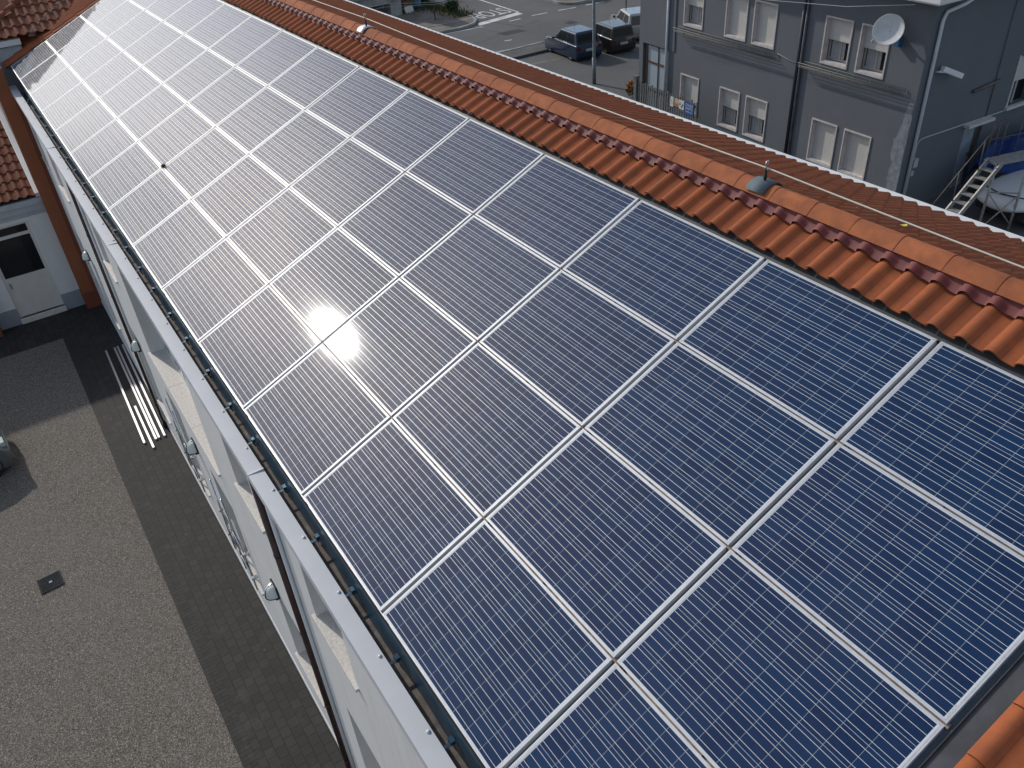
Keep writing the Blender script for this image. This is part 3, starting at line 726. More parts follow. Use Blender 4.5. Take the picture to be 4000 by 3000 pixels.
# pipes
def pipe(name, pts, r, m, par=gb):
    p = MB(); p.tube(pts, r, 10); return p.build(name, m, par)
pipe('downpipe', [(-.07, 9.39, 0), (-.07, 9.39, 5.70)], .045, M['coping'])
pipe('downpipe', [(-.06, 3.21, 0), (-.06, 3.21, 5.74)], .055, M['darkwire']).data.materials[0] = mat('blue_black_pipe', (.022,.025,.05), .45)
pipe('downpipe', [(-.05, 3.10, 0), (-.05, 3.10, 5.74)], .04, mat('grey_pipe', (.12,.125,.125), .6, 0, 6, dark=.6, light=1.5))
pipe('downpipe', [(1.0,-1.30,5.72), (.75,-1.25,5.60), (.34,-1.08,5.45), (.26,-1.07,5.25), (.30,-1.07,0)], .05, M['coping'])
pipe('conduit', [(.42,-1.03,1.5),(.42,-1.03,1.95),(.50,-1.03,2.07),(.62,-1.03,2.10),(6.5,-1.03,2.10)], .022, M['darkwire'])
pipe('conduit', [(3.32,-1.03,2.12),(3.30,-1.03,5.7)], .012, M['darksteel'])
f = MB(); f.box((.40,-1.09,1.30),(.58,-1.0,1.55)); f.box((.40,-1.07,1.05),(.52,-1.0,1.2)); f.build('meter_box', M['cornice'], gb)
f = MB(); f.box((2.40,-1.20,1.99),(3.55,-1.0,2.075)); f.build('lintel', M['stone'], gb)
f = MB(); f.box((2.52,-.90,.03),(3.16,-.86,1.92)); d_ = f.build('side_door', mat('pale_blue_door', (.33,.40,.45), .5, 0, 3), gb); f = MB(); f.box((3.16,-.92,.03),(3.31,-.85,1.92)); f.build('door_frame', M['darksteel'], d_)
f = MB(); f.box((3.06,-.95,.95),(3.10,-.90,1.07)); f.build('handle', M['darksteel'], d_)
f = MB(); f.box((4.16,-1.10,2.10),(5.3,-.8,2.19)); f.box((4.20,-1.03,2.2),(4.25,-1.0,3.65)); w_ = f.build('window', M['stone'], gb)
f = MB(); f.box((4.26,-.90,2.85),(5.19,-.88,3.6)); f.build('shutter', M['shutter'], w_)
f = MB(); f.quad((4.26,-.80,2.2),(5.19,-.80,2.2),(5.19,-.80,3.6),(4.26,-.80,3.6)); f.build('pane', M['pane'], w_, fix=False)
f = MB(); f.box((4.27,-.87,2.2),(4.34,-.82,2.85)); f.box((4.62,-.87,2.2),(4.70,-.82,2.85)); f.build('sash', M['curtain'], w_)
# worn lighter patch of plaster up the corner
f = MB(); rnd = random.Random(6)
Lp = [(-.66,.60),(-.60,1.0),(-.66,1.45),(-.56,1.75),(-.60,2.1),(-.70,2.35),(-.76,2.8),(-.80,3.12),(-.88,3.22)]
Rp = [(-.97,3.15),(-.98,2.6),(-1.0,2.2),(-.97,1.7),(-1.0,1.2),(-1.0,.6)]
def rough(L): 
    o = []
    for (a, z0), (c, z1) in zip(L, L[1:]):
        for k in range(4): t = k/4; o.append((a+(c-a)*t+rnd.uniform(-.022,.022), z0+(z1-z0)*t+rnd.uniform(-.02,.02)))
    return o+[L[-1]]
pts = [(min(-.5, max(a,-.998)), z) for a, z in rough(Lp)+rough(Rp)]
vs = [(-.004, a, z) for a, z in pts]
f.add(vs, [tuple(range(len(vs)))]); f.build('plaster_patch', mat('pale_plaster', (.26,.28,.31), .9, 0, 7, (60,.4,.006), dark=.62, light=1.15), gb, fix=False)

# wire planter racks on the facade
def rack(s0, s1, z, lab):
    a = empty('planter_rack', gp(-.02, (s0+s1)/2, z), (0,0,AZ), lab, 'planter rack', 'wire planter racks on the grey facade')
    L = (s1-s0)/2; f = MB()
    f.tube([(-.24,-L,.13),(-.24,L,.13)], .011, 6); f.tube([(-.01,-L,.13),(-.01,L,.13)], .008, 6)
    for x_ in (-.20,-.155,-.11,-.065,-.02): f.tube([(x_,-L,0),(x_,L,0)], .006, 5)
    f.tube([(-.235,-L,.055),(-.235,L,.055)], .006, 5)
    f.build('basket_bars', M['rack'], a)
    f = MB(); n = int(2*L/.075)
    for i in range(n+1):
        y = -L+2*L*i/n; r_ = .004 if i % 8 else .011
        f.tube([(-.01,y,.13),(-.015,y,.005),(-.20,y,.005),(-.24,y,.135 if i % 8 else .16)], r_, 4)
    f.build('cross_wires', M['rack'], a)
rack(4.08, 8.85, 3.36, 'long wire planter rack under the three upper windows farther along')
rack(-.68, 3.02, 3.36, 'wire planter rack under the two upper windows near the satellite dish')
o = MB(); o.tube([gp(-.03, 4.1, 3.50), gp(-.03, 3.6, 3.40), gp(-.05, 3.05, 3.40)], .006, 5); o = o.build('cable', M['darkwire']); tag(o, 'thin cable sagging between the two planter racks on grey wall', 'cable')
# satellite dish
sdh = empty('satellite_dish', gp(0, -.153, 4.607), (0,0,AZ), 'white satellite dish on a blue bracket over the right-hand upper window', 'satellite dish')
ax = Vector((-.78,-.40,.42)).normalized(); q = ax.to_track_quat('Z', 'Y'); Mx = Matrix.Translation((-.42, .12, .36)) @ q.to_matrix().to_4x4()
f = MB(); f.lathe([(.0001,-.055),(.10,-.05),(.20,-.032),(.29,-.008),(.36,.022),(.385,.036),(.392,.034),(.385,.024),(.29,-.02),(.20,-.045),(.10,-.063),(.0001,-.068)], 36, Mx); f.build('reflector', mat('dish_white', (.64,.64,.62), .6, 0, 5, dark=.92), sdh)
f = MB(); f.box((-.16,-.07,-.09),(0,.07,.17)); f.tube([(-.08,0,.10),(-.36,.12,.32)], .03, 8); f.build('bracket', mat('blue_bracket', (.03,.12,.22), .5), sdh)
f = MB(); pz = Mx @ Vector((0,-.30,.0)); 
lowp = Vector((-.50, .28, .02)); lnb = Vector((-.70,.36,.06)); f.tube([Vector((-.40,.16,.08)), lowp, lnb], .012, 6); f.tube([lnb, lnb+Vector((.05,-.02,.07))], .028, 8); f.build('feed_arm', M['darkwire'], sdh)
# security camera and bracket on the side wall
fl = empty('security_camera', gp(.62,-1.0,4.0), (0,0,AZ), 'white security camera housing beside the corner downpipe of grey building', 'camera')
f = MB(); Mx = Matrix.Translation((.28,-.22,-.12)) @ Matrix.Rotation(R(24), 4, 'Y') @ Matrix.Rotation(R(-16), 4, 'Z'); f.box((-.33,-.075,-.07),(.36,.075,.07), Mx); f.build('housing', M['white'], fl, bevel=.015)
f = MB(); f.tube([(-.10,0,-.08),(-.10,-.12,-.06),(.05,-.2,-.08)], .025, 8); f.build('arm', M['white'], fl)
f = MB(); f.tube([gp(2.35,-1.06,3.03), gp(3.48,-1.06,3.12)], .045, 10); f.box((-.03,-.05,-.03),(.03,.0,.03), Matrix.Translation(gp(2.6,-1.0,3.05))); f = f.build('tube_lamp', M['darksteel']); tag(f, 'grey tube fitting fixed on the side wall of grey building', 'tube lamp')

# ------------------------------------------------------------------ fence with notices, flowers
fe = empty('picket_fence', gp(-1.0, 8.2, 0), (0,0,AZ), 'weathered grey picket fence in front of the grey building entrance', 'fence')
f = MB(); rnd = random.Random(8)
for i in range(26):
    s_ = 9.72-i*.128-8.2; h = 1.58+rnd.uniform(-.03,.05); f.box((-.014, s_-.036, .08), (.014, s_+.036, h))
f.build('pickets', M['darksteel'], fe)
M['fencewood'] = mat('grey_wood', (.15,.155,.15), .9, 0, 9, dark=.6, light=1.25)
f.build
for o in fe.children: o.data.materials[0] = M['fencewood']
f = MB(); f.box((.016,-1.7,1.38),(.05,1.6,1.46)); f.box((.016,-1.7,.35),(.05,1.6,.43)); f.build('rail', M['fencewood'], fe)
f = MB(); f.box((-.06,1.62,0),(.08,1.78,1.72)); f.prism([(-.08,1.60),(.10,1.60),(.10,1.80),(-.08,1.80)], 1.721, 1.76); f.build('post', M['fencewood'], fe)
def text_mesh(s, size, align='CENTER', sx=1.0):
    cu = bpy.data.curves.new('t', 'FONT'); cu.body = s; cu.size = size; cu.align_x = align; cu.align_y = 'CENTER'; cu.extrude = .0006
    ob = bpy.data.objects.new('t', cu); C.objects.link(ob); bpy.context.view_layer.update()
    me = bpy.data.meshes.new_from_object(ob); bpy.data.objects.remove(ob); bpy.data.curves.remove(cu)
    for v in me.vertices: v.co.x *= sx
    return me
def text_obj(s, size, m, parent, mw_, name='lettering', sx=1.0):
    me = text_mesh(s, size, sx=sx); me.materials.clear(); me.materials.append(m); me.name = name
    o = bpy.data.objects.new(name, me); link(o, parent); o.matrix_local = mw_; return o
FACE = Matrix(((0,0,-1,0),(-1,0,0,0),(0,1,0,0),(0,0,0,1)))     # text x -> -s, y -> up, z -> out of the fence (-x)
def notice(s, z, wd, ht, m, lab):
    a = empty('notice', gp(-1.02, s, z), (0,0,AZ), lab, 'notice', 'notices hung on the picket fence')
    f = MB(); f.box((-.010,-wd/2,-ht/2),(0,wd/2,ht/2)); f.build('board', m, a); return a
M['signblue'] = mat('sign_blue', (.018,.10,.36), .5); M['signred'] = mat('sign_red', (.55,.12,.10), .6); M['sand'] = mat('sign_sand', (.55,.45,.30), .6); M['navy'] = mat('navy_ink', (.04,.06,.28), .6)
n1 = notice(6.86, 1.30, .46, .42, M['signblue'], 'blue notice with white words closing time at the end of the fence')
for t, z, sz in (('CHIUSO', .11, .125), ('SABATO', .0, .125), ('POMERIGGIO', -.115, .075)): text_obj(t, sz, M['paper'], n1, Matrix.Translation((-.0115,0,z)) @ FACE, sx=.86)
n2 = notice(7.27, 1.34, .27, .30, M['paper'], 'white notice with dark blue triangle symbols beside the blue notice')
f = MB()
for y, z in ((.075,.03),(-.02,-.045),(-.075,.02)): f.quad((-.0112,y-.045,z-.05),(-.0112,y+.045,z-.05),(-.0112,y,z+.06))
f.build('symbols', M['navy'], n2, fix=False)
n3 = notice(7.53, 1.36, .23, .26, M['sand'], 'sand coloured notice with red lower stripe on the fence')
f = MB(); f.box((-.0118,-.10,-.115),(-.0102,.10,-.04)); f.box((-.0118,-.10,-.02),(-.0102,.10,-.006)); f.build('stripe', M['signred'], n3)
n4 = notice(7.79, 1.33, .17, .34, M['paper'], 'narrow white notice with a small dark mark at the far end of the row')
f = MB(); f.lathe([(.0001,0),(.022,0)], 10, Matrix.Translation((-.0112,.01,.05)) @ Matrix.Rotation(R(90), 4, 'Y')); f.box((-.0112,-.06,-.02),(-.0102,.06,-.012)); f.box((-.0112,-.06,-.06),(-.0102,.05,-.052)); f.build('mark', M['rubber'], n4, fix=False)

def leafy(name, m, parent, n, rad, cen, size, seed=1, squash=.8, flat=False):
    rnd = random.Random(seed); f = MB()
    for i in range(n):
        while True:
            p = Vector((rnd.uniform(-1,1), rnd.uniform(-1,1), rnd.uniform(-1,1)))
            if .35 < p.length < 1: break
        p = Vector((p.x*rad, p.y*rad, p.z*rad*squash))+Vector(cen)
        a = Vector((rnd.uniform(-1,1), rnd.uniform(-1,1), rnd.uniform(-.3,1))).normalized(); b_ = a.orthogonal().normalized(); c_ = a.cross(b_)
        s_ = size*rnd.uniform(.6,1.3); f.quad(p-b_*s_, p+c_*s_*.5, p+b_*s_, p-c_*s_*.5)
    return f.build(name, m, parent, fix=False)
M['petal'] = mat('orange_petals', (.62,.17,.012), .7, 0, 30, dark=.5, light=1.2); M['green'] = mat('green_leaves', (.035,.06,.014), .7, 0, 12, dark=.5, light=1.5)
fb_ = empty('flower_bush', (21.62, 25.35, G), label='orange flowering bush at the end of the picket fence', cat='flower bush')
leafy('leaves', M['green'], fb_, 420, .36, (0,0,.32), .055, 2); leafy('blossoms', M['petal'], fb_, 320, .37, (0,0,.42), .045, 3, .7)
pl_ = empty('palm_plant', (22.75, 25.6, G), label='spiky palm-like plant at the far corner of grey building', cat='plant'); f = MB(); rnd = random.Random(3)
for i in range(22):
    t = rnd.uniform(0, 6.28); e = rnd.uniform(.1,1.1); d = Vector((math.cos(t)*math.cos(e), math.sin(t)*math.cos(e), math.sin(e))); s_ = Vector((-math.sin(t), math.cos(t), 0))*.022; o_ = Vector((0,0,.45)); L = rnd.uniform(.5,.75)
    f.quad(o_-s_, o_+s_, o_+d*L*.6+s_*.7, o_+d*L-Vector((0,0,.12*L)), o_+d*L*.6-s_*.7)
f.build('fronds', M['green'], pl_, fix=False); f = MB(); f.tube([(0,0,0),(0,0,.47)], [.07,.05], 8); f.build('trunk', M['brownpipe'], pl_)

# ------------------------------------------------------------------ street
def slab(name, pts, z0, z1, m, kind='structure'):
    f = MB(); f.prism(pts, z0, z1); return tag(f.build(name, m), kind=kind)
def strip(pts, wd):
    L, Rr = [], []
    for i, p in enumerate(pts):
        a = Vector(pts[max(i-1,0)]); c = Vector(pts[min(i+1,len(pts)-1)]); d = (c-a).normalized(); n_ = Vector((-d.y, d.x)); p = Vector(p); L.append(p+n_*wd/2); Rr.append(p-n_*wd/2)
    return L, Rr
def kerb(name, pts, wd, h):
    L, Rr = strip(pts, wd); f = MB()
    for i in range(len(pts)-1): f.prism([tuple(Rr[i]), tuple(Rr[i+1]), tuple(L[i+1]), tuple(L[i])], G, G+h)
    return tag(f.build(name, M['concrete']), kind='structure')
vk = [(24.62,60),(24.49,46.86),(24.30,44.4),(24.22,43.2),(24.15,42.2),(23.93,41.5),(23.45,40.95),(22.9,40.72),(22.31,40.62),(21.5,40.68),(9,41.6)]
slab('verge_ground', vk+[(9,60)], G, G+.10, M['dirt']); kerb('verge_kerb', vk, .13, .13)
kerb('verge_edging', [(20.5,42.15),(21.9,41.98),(23.8,41.80)], .08, .125)
fk = [(29.45,60),(29.50,43.0),(29.50,42.0),(29.50,41.3),(29.65,40.8),(30.0,40.5),(31.3,40.42),(60,38.6)]
slab('corner_ground', fk+[(60,60)], G, G+.10, M['dirt']); kerb('corner_kerb', fk, .13, .13)
slab('pavement', [(8,34.72),(23.6,34.72),(23.9,33.5),(8,33.9)], G, G+.11, mat('pavement_asphalt', (.105,.10,.095), .9, 0, 1.4, (60,.3,.005), dark=.75))
kerb('pavement_kerb', [(8,34.80),(23.75,34.80)], .14, .13)
def paint(name, quads, m=None):
    f = MB()
    for q in quads: f.quad(*[(x,y,G+.005) for x,y in q])
    o = f.build(name, m or M['rubwhite'], fix=False)
    for p in o.data.polygons:
        if p.normal.z < 0: p.flip()
    return tag(o, kind='structure')
def dash(a, b, wd=.11):
    L, Rr = strip([a, b], wd); return [tuple(L[0]), tuple(L[1]), tuple(Rr[1]), tuple(Rr[0])]
paint('road_stop_line', [[(23.77,41.06),(26.72,41.5),(26.72,40.95),(23.55,40.5)]])
paint('road_lane_line', [dash((27.5,56),(26.78,41.5),.12)])
paint('road_dashes', [dash((26.78,40.17),(27.78,40.08)), dash((28.51,40.04),(29.62,39.84)), dash((30.33,39.84),(31.6,39.7)), dash((25.22,40.08),(25.99,40.10)), dash((32.5,39.6),(33.7,39.5)), dash((22.74,36.79),(23.12,36.70),.09)])
paint('road_edge_line', [dash((8,36.4),(23.95,35.08),.12), dash((21.68,40.42),(23.57,40.18),.08), dash((9,41.4),(21.68,40.42),.08)])
paint('road_strip', [[(21.0,32.55),(22.6,32.3),(22.9,31.9),(21.2,32.15)]], mat('light_strip', (.17,.155,.13), .9, 0, 3))
paint('asphalt_patch', [[(27.0,37.45),(27.55,37.62),(27.65,37.0),(27.1,36.92)], [(25.0,47.5),(25.9,47.9),(26.2,46.4),(25.3,46.2)], [(23.3,38.4),(24.6,38.2),(24.7,37.6),(23.4,37.7)]], M['stain'])
me = text_mesh('STOP', 1.95); me.materials.clear(); me.materials.append(M['rubwhite'])
xs = [v.co.x for v in me.vertices]; ys = [v.co.y for v in me.vertices]
for v in me.vertices: v.co.x = (v.co.x-min(xs))/(max(xs)-min(xs))*2.15; v.co.y = (v.co.y-min(ys))/(max(ys)-min(ys))*1.5
o = bpy.data.objects.new('road_lettering', me); link(o); o.location = (26.62, 43.3, G+.005); o.rotation_euler = (0,0,math.pi); tag(o, kind='structure')
# grass patches
def grass(pts_fn, n, h, seed):
    rnd = random.Random(seed); f = MB()
    for i in range(n):
        x, y = pts_fn(rnd); t = rnd.uniform(0,6.28); s_ = Vector((math.cos(t), math.sin(t), 0))*rnd.uniform(.01,.03); d = Vector((rnd.uniform(-.08,.08), rnd.uniform(-.08,.08), h*rnd.uniform(.4,1.2))); p = Vector((x, y, G+.09)); f.quad(p-s_, p+s_, p+d)
    return f
M['grass'] = mat('grass', (.065,.085,.025), .9, 0, 2, dark=.6, light=1.5)
f = grass(lambda r: (24.25+r.gauss(-.35,.35), r.uniform(42.6,48.5)), 2600, .2, 5); f2 = grass(lambda r: (r.gauss(22.8,.5), r.gauss(46.6,.5)), 500, .15, 6); f.add(f2.v, f2.f)
tag(f.build('grass', M['grass'], fix=False), kind='stuff')
def shrub(x, y, r_, lab, seed, m='green'):
    a = empty('shrub', (x, y, G+.1), label=lab, cat='shrub', group='shrubs along the side street')
    leafy('foliage', M[m], a, int(900*r_), r_, (0,0,r_*.8), .09, seed); f = MB(); f.tube([(0,0,-.1),(0,0,r_*.8)], [.04,.02], 6); f.build('stem', M['brownpipe'], a)
shrub(31.2, 41.6, .75, 'green shrub on the far street corner behind the kerb', 21); shrub(32.6, 41.4, .8, 'green shrub right of the one on the far street corner', 22)
shrub(24.1, 48.0, .8, 'dark shrub by the side street next to the concrete shelter', 23); shrub(24.05, 44.3, .42, 'low weedy clump at the kerb of the side street', 24)
shrub(23.3, 49.2, 1.0, 'dark shrub behind the junk heap by the concrete shelter', 25)
# poles
lp = empty('lamp_post', (21.54, 27.9, G), label='grey street lamp post in front of the parked cars', cat='lamp post')
f = MB(); f.tube([(0,0,0),(0,0,1.1)], .083, 14); f.tube([(0,0,1.1),(0,0,1.16),(0,0,7.5)], [.083,.066,.05], 14); f.build('pole', mat('post_grey', (.20,.23,.25), .6, .3, 7, dark=.6, light=1.25), lp); f = MB(); f.tube([(0,0,7.5),(.3,.3,8.0),(.9,.9,8.2)], .04, 8); f.build('arm', M['steel'], lp); f = MB(); f.box((.8,.8,8.1),(1.3,1.1,8.25)); f.build('lamp_head', M['steel'], lp)
for nm, x, y, lab in (('sign_pole', 23.84, 43.25, 'thin dark pole at the kerb beside the painted stop word'), ('sign_pole', 29.0, 34.7, 'thin grey pole behind the silver car'), ('sign_pole', 22.35, 43.3, 'thin dark pole on the bare verge before the concrete shelter')):
    f = MB(); f.tube([(0,0,0),(0,0,3.2)], .035, 8); o = f.build(nm, M['darksteel']); o.location = (x, y, G); tag(o, lab, 'pole', 'thin poles by the street')
# concrete shelter and junk
cs = empty('concrete_shelter', (20.5, 46.5, G), label='weathered concrete shelter with a thick pillar and dark interior', cat='shelter')
f = MB(); f.box((.45,-.55,0),(1.15,.25,2.9)); f.build('pillar', M['concrete'], cs)
f = MB(); f.box((-8,-.75,.88+.0),(.45,5,1.35)); f.box((.45,-.75,2.9),(1.6,5,3.3)); f.box((-8,-.9,1.35),(1.6,5,1.7)); f.build('roof_beam', M['concrete'], cs)
f = MB(); f.box((-8,3,0),(1.6,3.2,.88)); f.build('back_wall', M['darksteel'], cs)
JK = [('crate', 22.05,46.35,.5,.4,.22,'wooden_crate',(.30,.19,.09),'flat wooden crate at the foot of the concrete pillar'),('crate',22.25,46.9,.5,.45,.5,'wooden_crate',(.22,.12,.06),'taller brown crate stacked behind the flat one'),('crate',22.7,47.0,.5,.5,.45,'wooden_crate',(.24,.17,.09),'brown crate beside the blue drum in the junk heap')]
for nm, x, y, a, c, h, mn, col, lab in JK:
    f = MB(); m_ = mat('crate_wood', col, .9, 0, 10)
    for k in range(4): z = h*k/4; f.box((-a/2,-c/2,z+.01),(a/2,-c/2+.02,z+h/4-.01)); f.box((-a/2,c/2-.02,z+.01),(a/2,c/2,z+h/4-.01)); f.box((-a/2,-c/2+.021,z+.01),(-a/2+.02,c/2-.021,z+h/4-.01)); f.box((a/2-.02,-c/2+.021,z+.01),(a/2,c/2-.021,z+h/4-.01))
    f.box((-a/2+.021,-c/2+.021,h*.8),(a/2-.021,c/2-.021,h*.85)); o = f.build('wooden_crate', m_); o.location = (x, y, G+.1); o.rotation_euler = (0,0,.3+x); tag(o, lab, 'crate', 'crates by the concrete shelter')
f = MB(); f.lathe([(.0001,0),(.29,0),(.31,.02),(.30,.3),(.31,.32),(.30,.34),(.30,.62),(.31,.64),(.30,.66),(.30,.95),(.27,.97),(.0001,.97)], 20); o = f.build('drum', mat('faded_blue', (.11,.22,.30), .6, 0, 6, dark=.6)); o.location = (23.1,46.9,G+.1); tag(o, 'faded blue drum standing beside the junk crates', 'drum')
f = MB(); f.box((-.3,-.02,0),(.3,.02,.35)); o = f.build('white_board', M['paper']); o.location = (22.2,46.05,G+.1); o.rotation_euler = (-.3,0,.2); tag(o, 'white board leaning at the foot of the concrete pillar', 'board')
# overhead wires
for nm, pts, lab in (('overhead_wire', [(10,36,-3.35),(17.33,39,-3.85),(20.83,40,-4.47),(26,41.4,-4.6)], 'upper thin overhead wire crossing in front of concrete shelter'),
                     ('overhead_wire', [(10,36,-3.55),(17.33,39,-3.98),(20.83,40,-4.57),(26,41.4,-4.7)], 'lower thin overhead wire crossing in front of concrete shelter'),
                     ('overhead_wire', [(19.6,24,-1.2),(19.23,16.8,-.97),(19.05,14,-.72),(18.93,11.97,-.37)], 'thin wire slung across the top of the grey facade')):
    f = MB(); f.tube(pts, .008, 6); o = f.build(nm, M['darkwire']); tag(o, lab, 'wire', 'overhead wires')

# ------------------------------------------------------------------ cars
def car(root, L, W, H, paint, rim, plate=None, glassy=(.30,.72), hood=.62, belt=.58, style='round', tailglass=.30):
    """car along local +x (front), centred; z from the ground"""
    h2 = W/2; gc = .10*H/1.2
    B = belt*H
    if style == 'round': side = [(-L/2,.30*H),(-L/2+.01,.50*H),(-L/2+.05,B),(-L*.30,B+.01),(L*.20,B),(L*.34,hood*H*.90),(L*.46,.46*H),(L/2,.36*H),(L/2-.01,.22*H),(L/2-.06,gc+.02),(-L/2+.05,gc+.02),(-L/2,.20*H)]
    else: side = [(-L/2,.28*H),(-L/2,.50*H),(-L/2+.04,B),(-L*.30,B+.005),(L*.16,B),(L*.20,hood*H*.94),(L*.45,.52*H),(L/2,.46*H),(L/2,.24*H),(L/2-.04,gc+.02),(-L/2+.04,gc+.02),(-L/2,.20*H)]
    rings = []
    for y, k in ((-h2,.90),(-h2*.985,.965),(-h2*.93,1.0),(h2*.93,1.0),(h2*.985,.965),(h2,.90)):
        rings.append([(x*(1-(1-k)*.25), y, .45*H+(z-.45*H)*(1-(1-k)*.8)) for x, z in side])
    f = MB(); f.loft(rings, True); body = f.build('body', paint, root); body.data.set_sharp_from_angle(angle=R(32))
    x0, x1 = -L/2+.07, L*.22; r0, r1 = -L/2+L*.10 if style == 'round' else -L/2+L*.055, L*.22-L*.17
    def cab(t, xx):  # width at height fraction
        return h2*(.93-.15*t)
    f = MB(); zt = H; zb = B-.01
    bot = [(x0,-cab(0,0),zb),(x1,-cab(0,0),zb),(x1,cab(0,0),zb),(x0,cab(0,0),zb)]; top = [(r0,-cab(1,0),zt-.05),(r1,-cab(1,0),zt-.05),(r1,cab(1,0),zt-.05),(r0,cab(1,0),zt-.05)]
    t2 = [(r0+.08,-cab(1,0)+.09,zt-.005),(r1-.10,-cab(1,0)+.09,zt-.005),(r1-.10,cab(1,0)-.09,zt-.005),(r0+.08,cab(1,0)-.09,zt-.005)]
    f.add(bot+top+t2, [(0,1,5,4),(1,2,6,5),(2,3,7,6),(3,0,4,7),(4,5,9,8),(5,6,10,9),(6,7,11,10),(7,4,8,11),(8,9,10,11)]); f.build('cabin', paint, root, bevel=.022)
    P4 = lambda a, b, c, d, u, v: ((Vector(a)*(1-u)+Vector(b)*u)*(1-v)+(Vector(d)*(1-u)+Vector(c)*u)*v)
    def win(name, q, us, vs_):
        nrm = (Vector(q[1])-Vector(q[0])).cross(Vector(q[3])-Vector(q[0])).normalized(); cen = sum((Vector(p) for p in q), Vector())/4
        if nrm.dot(cen-Vector((0,0,B))) < 0: nrm = -nrm
        g = MB(); g.quad(*[P4(*q, u, v)+nrm*.006 for u, v in ((us[0],vs_[0]),(us[1],vs_[0]),(us[1],vs_[1]),(us[0],vs_[1]))]); return g.build(name, M['carglass'], root, fix=False)
    win('rear_window', (bot[3],bot[0],top[0],top[3]), (.08,.92), (.10 if style == 'round' else .14,.90)); win('windshield', (bot[1],bot[2],top[2],top[1]), (.06,.94), (.08,.92))
    for q in ((bot[0],bot[1],top[1],top[0]),(bot[3],bot[2],top[2],top[3])):
        win('side_window', q, (.10,.45), (.13,.88)); win('side_window', q, (.49,.90), (.13,.88))
        g = MB(); a, c = P4(*q,.05,.05), P4(*q,.93,.05); off = Vector((0,.012 if q[0][1] > 0 else -.012,0)); g.tube([a+off, c+off], .008, 5); g.build('trim_strip', M['chrome'], root)
    for sx in (-L/2+.19*L, L/2-.17*L):
        for sy in (-1,1):
            rw = .245*H/1.2; Mx = Matrix.Translation((sx, sy*(h2-.09), rw)) @ Matrix.Rotation(math.pi/2, 4, 'X')
            f = MB(); f.lathe([(rw*.62,-.085),(rw*.93,-.085),(rw,-.06),(rw,.06),(rw*.93,.085),(rw*.62,.085)], 24, Mx); wh = f.build('wheel', M['rubber'], root)
            f = MB(); f.lathe([(.0001,-.082*sy*-1*-1),(rw*.2,-.088*sy),(rw*.50,-.07*sy),(rw*.64,-.08*sy)], 20, Mx); f.build('rim', rim, wh, fix=False)
            f = MB(); f.lathe([(rw*1.02,-.0),(rw*1.13,-.0),(rw*1.13,.004),(rw*1.02,.004)], 24, Matrix.Translation((sx, sy*(h2-.002), rw)) @ Matrix.Rotation(math.pi/2, 4, 'X')); f.build('wheel_arch', M['rubber'], root)
    f = MB(); f.box((-L/2-.03,-h2*.93,.17*H),(-L/2+.06,h2*.93,.36*H)); f.build('bumper', M['rubber'] if style != 'round' else paint, root, bevel=.025)
    f = MB(); f.box((L/2-.06,-h2*.90,.17*H),(L/2+.02,h2*.90,.36*H)); f.build('bumper', paint, root, bevel=.025)
    for sy in (-1,1):
        f = MB(); f.box((-L/2-.012, sy*h2*.66, .40*H),(-L/2+.09, sy*(h2*.935), .53*H)); f.build('tail_light', M['redlamp'], root, bevel=.01)
        f = MB(); f.box((L*.5-.10, sy*h2*.55, .42*H),(L/2-.015, sy*h2*.86, .50*H)); f.build('headlight', M['clearlamp'], root, bevel=.01)
        f = MB(); f.box((L*.16, sy*(h2-.02), B+.01),(L*.20, sy*(h2+.10), B+.09)); f.build('mirror', M['rubber'], root, bevel=.015)
        f = MB(); f.box((-L*.06, sy*(h2-.01), B-.10),(-L*.02, sy*(h2+.012), B-.075)); f.build('door_handle', M['rubber'], root)
    if plate:
        f = MB(); f.box((-L/2-.036,-.20,.395*H-.05),(-L/2-.014,.20,.395*H+.05)); p_ = f.build('number_plate', M['paper'], root)
        text_obj(plate, .085, M['rubber'], p_, Matrix.Translation((-L/2-.0375,0,.395*H)) @ FACE)
    f = MB(); f.tube([(-L*.05,0,H-.01),(-L*.09,0,H+.14)], .006, 5); f.build('aerial', M['rubber'], root)
    f = MB(); f.box((-L/2+.1,-h2*.9,.07),(L/2-.12,h2*.9,gc+.03)); f.build('underbody', M['rubber'], root)
M['rimsilver'] = mat('wheel_trim', (.45,.45,.44), .4, .6)
c1 = empty('parked_car', (23.73, 32.32, G), (0,0,math.atan2(2.35,.22)), 'small dark blue rounded hatchback parked left of the lamp post', 'car', 'cars parked along the street')
car(c1, 2.95, 1.42, 1.24, carpaint('navy_paint', (.008,.028,.065)), M['rimsilver'], 'BG 555AZ')
c2 = empty('parked_car', (25.62, 32.05, G), (0,0,math.atan2(2.35,.30)), 'boxy dark grey hatchback parked between blue and silver cars', 'car', 'cars parked along the street')
car(c2, 2.95, 1.36, 1.20, carpaint('charcoal_paint', (.028,.028,.026), .4), M['rimsilver'], 'BG 862FP', style='box', hood=.66, belt=.60)
c3 = empty('parked_car', (28.05, 33.1, G), (0,0,math.atan2(2.4,1.0)), 'silver car half hidden behind the corner of grey building', 'car', 'cars parked along the street')
car(c3, 3.3, 1.42, 1.22, carpaint('silver_paint', (.36,.36,.35), .6), M['rimsilver'])
c4 = empty('parked_car', (-4.66, 16.55, G), (0,0,R(4)), 'grey-green silver car on the gravel with only its nose in view', 'car')
car(c4, 3.1, 1.55, 1.35, carpaint('sage_silver', (.16,.18,.17), .5), M['rimsilver'], style='round', hood=.62)

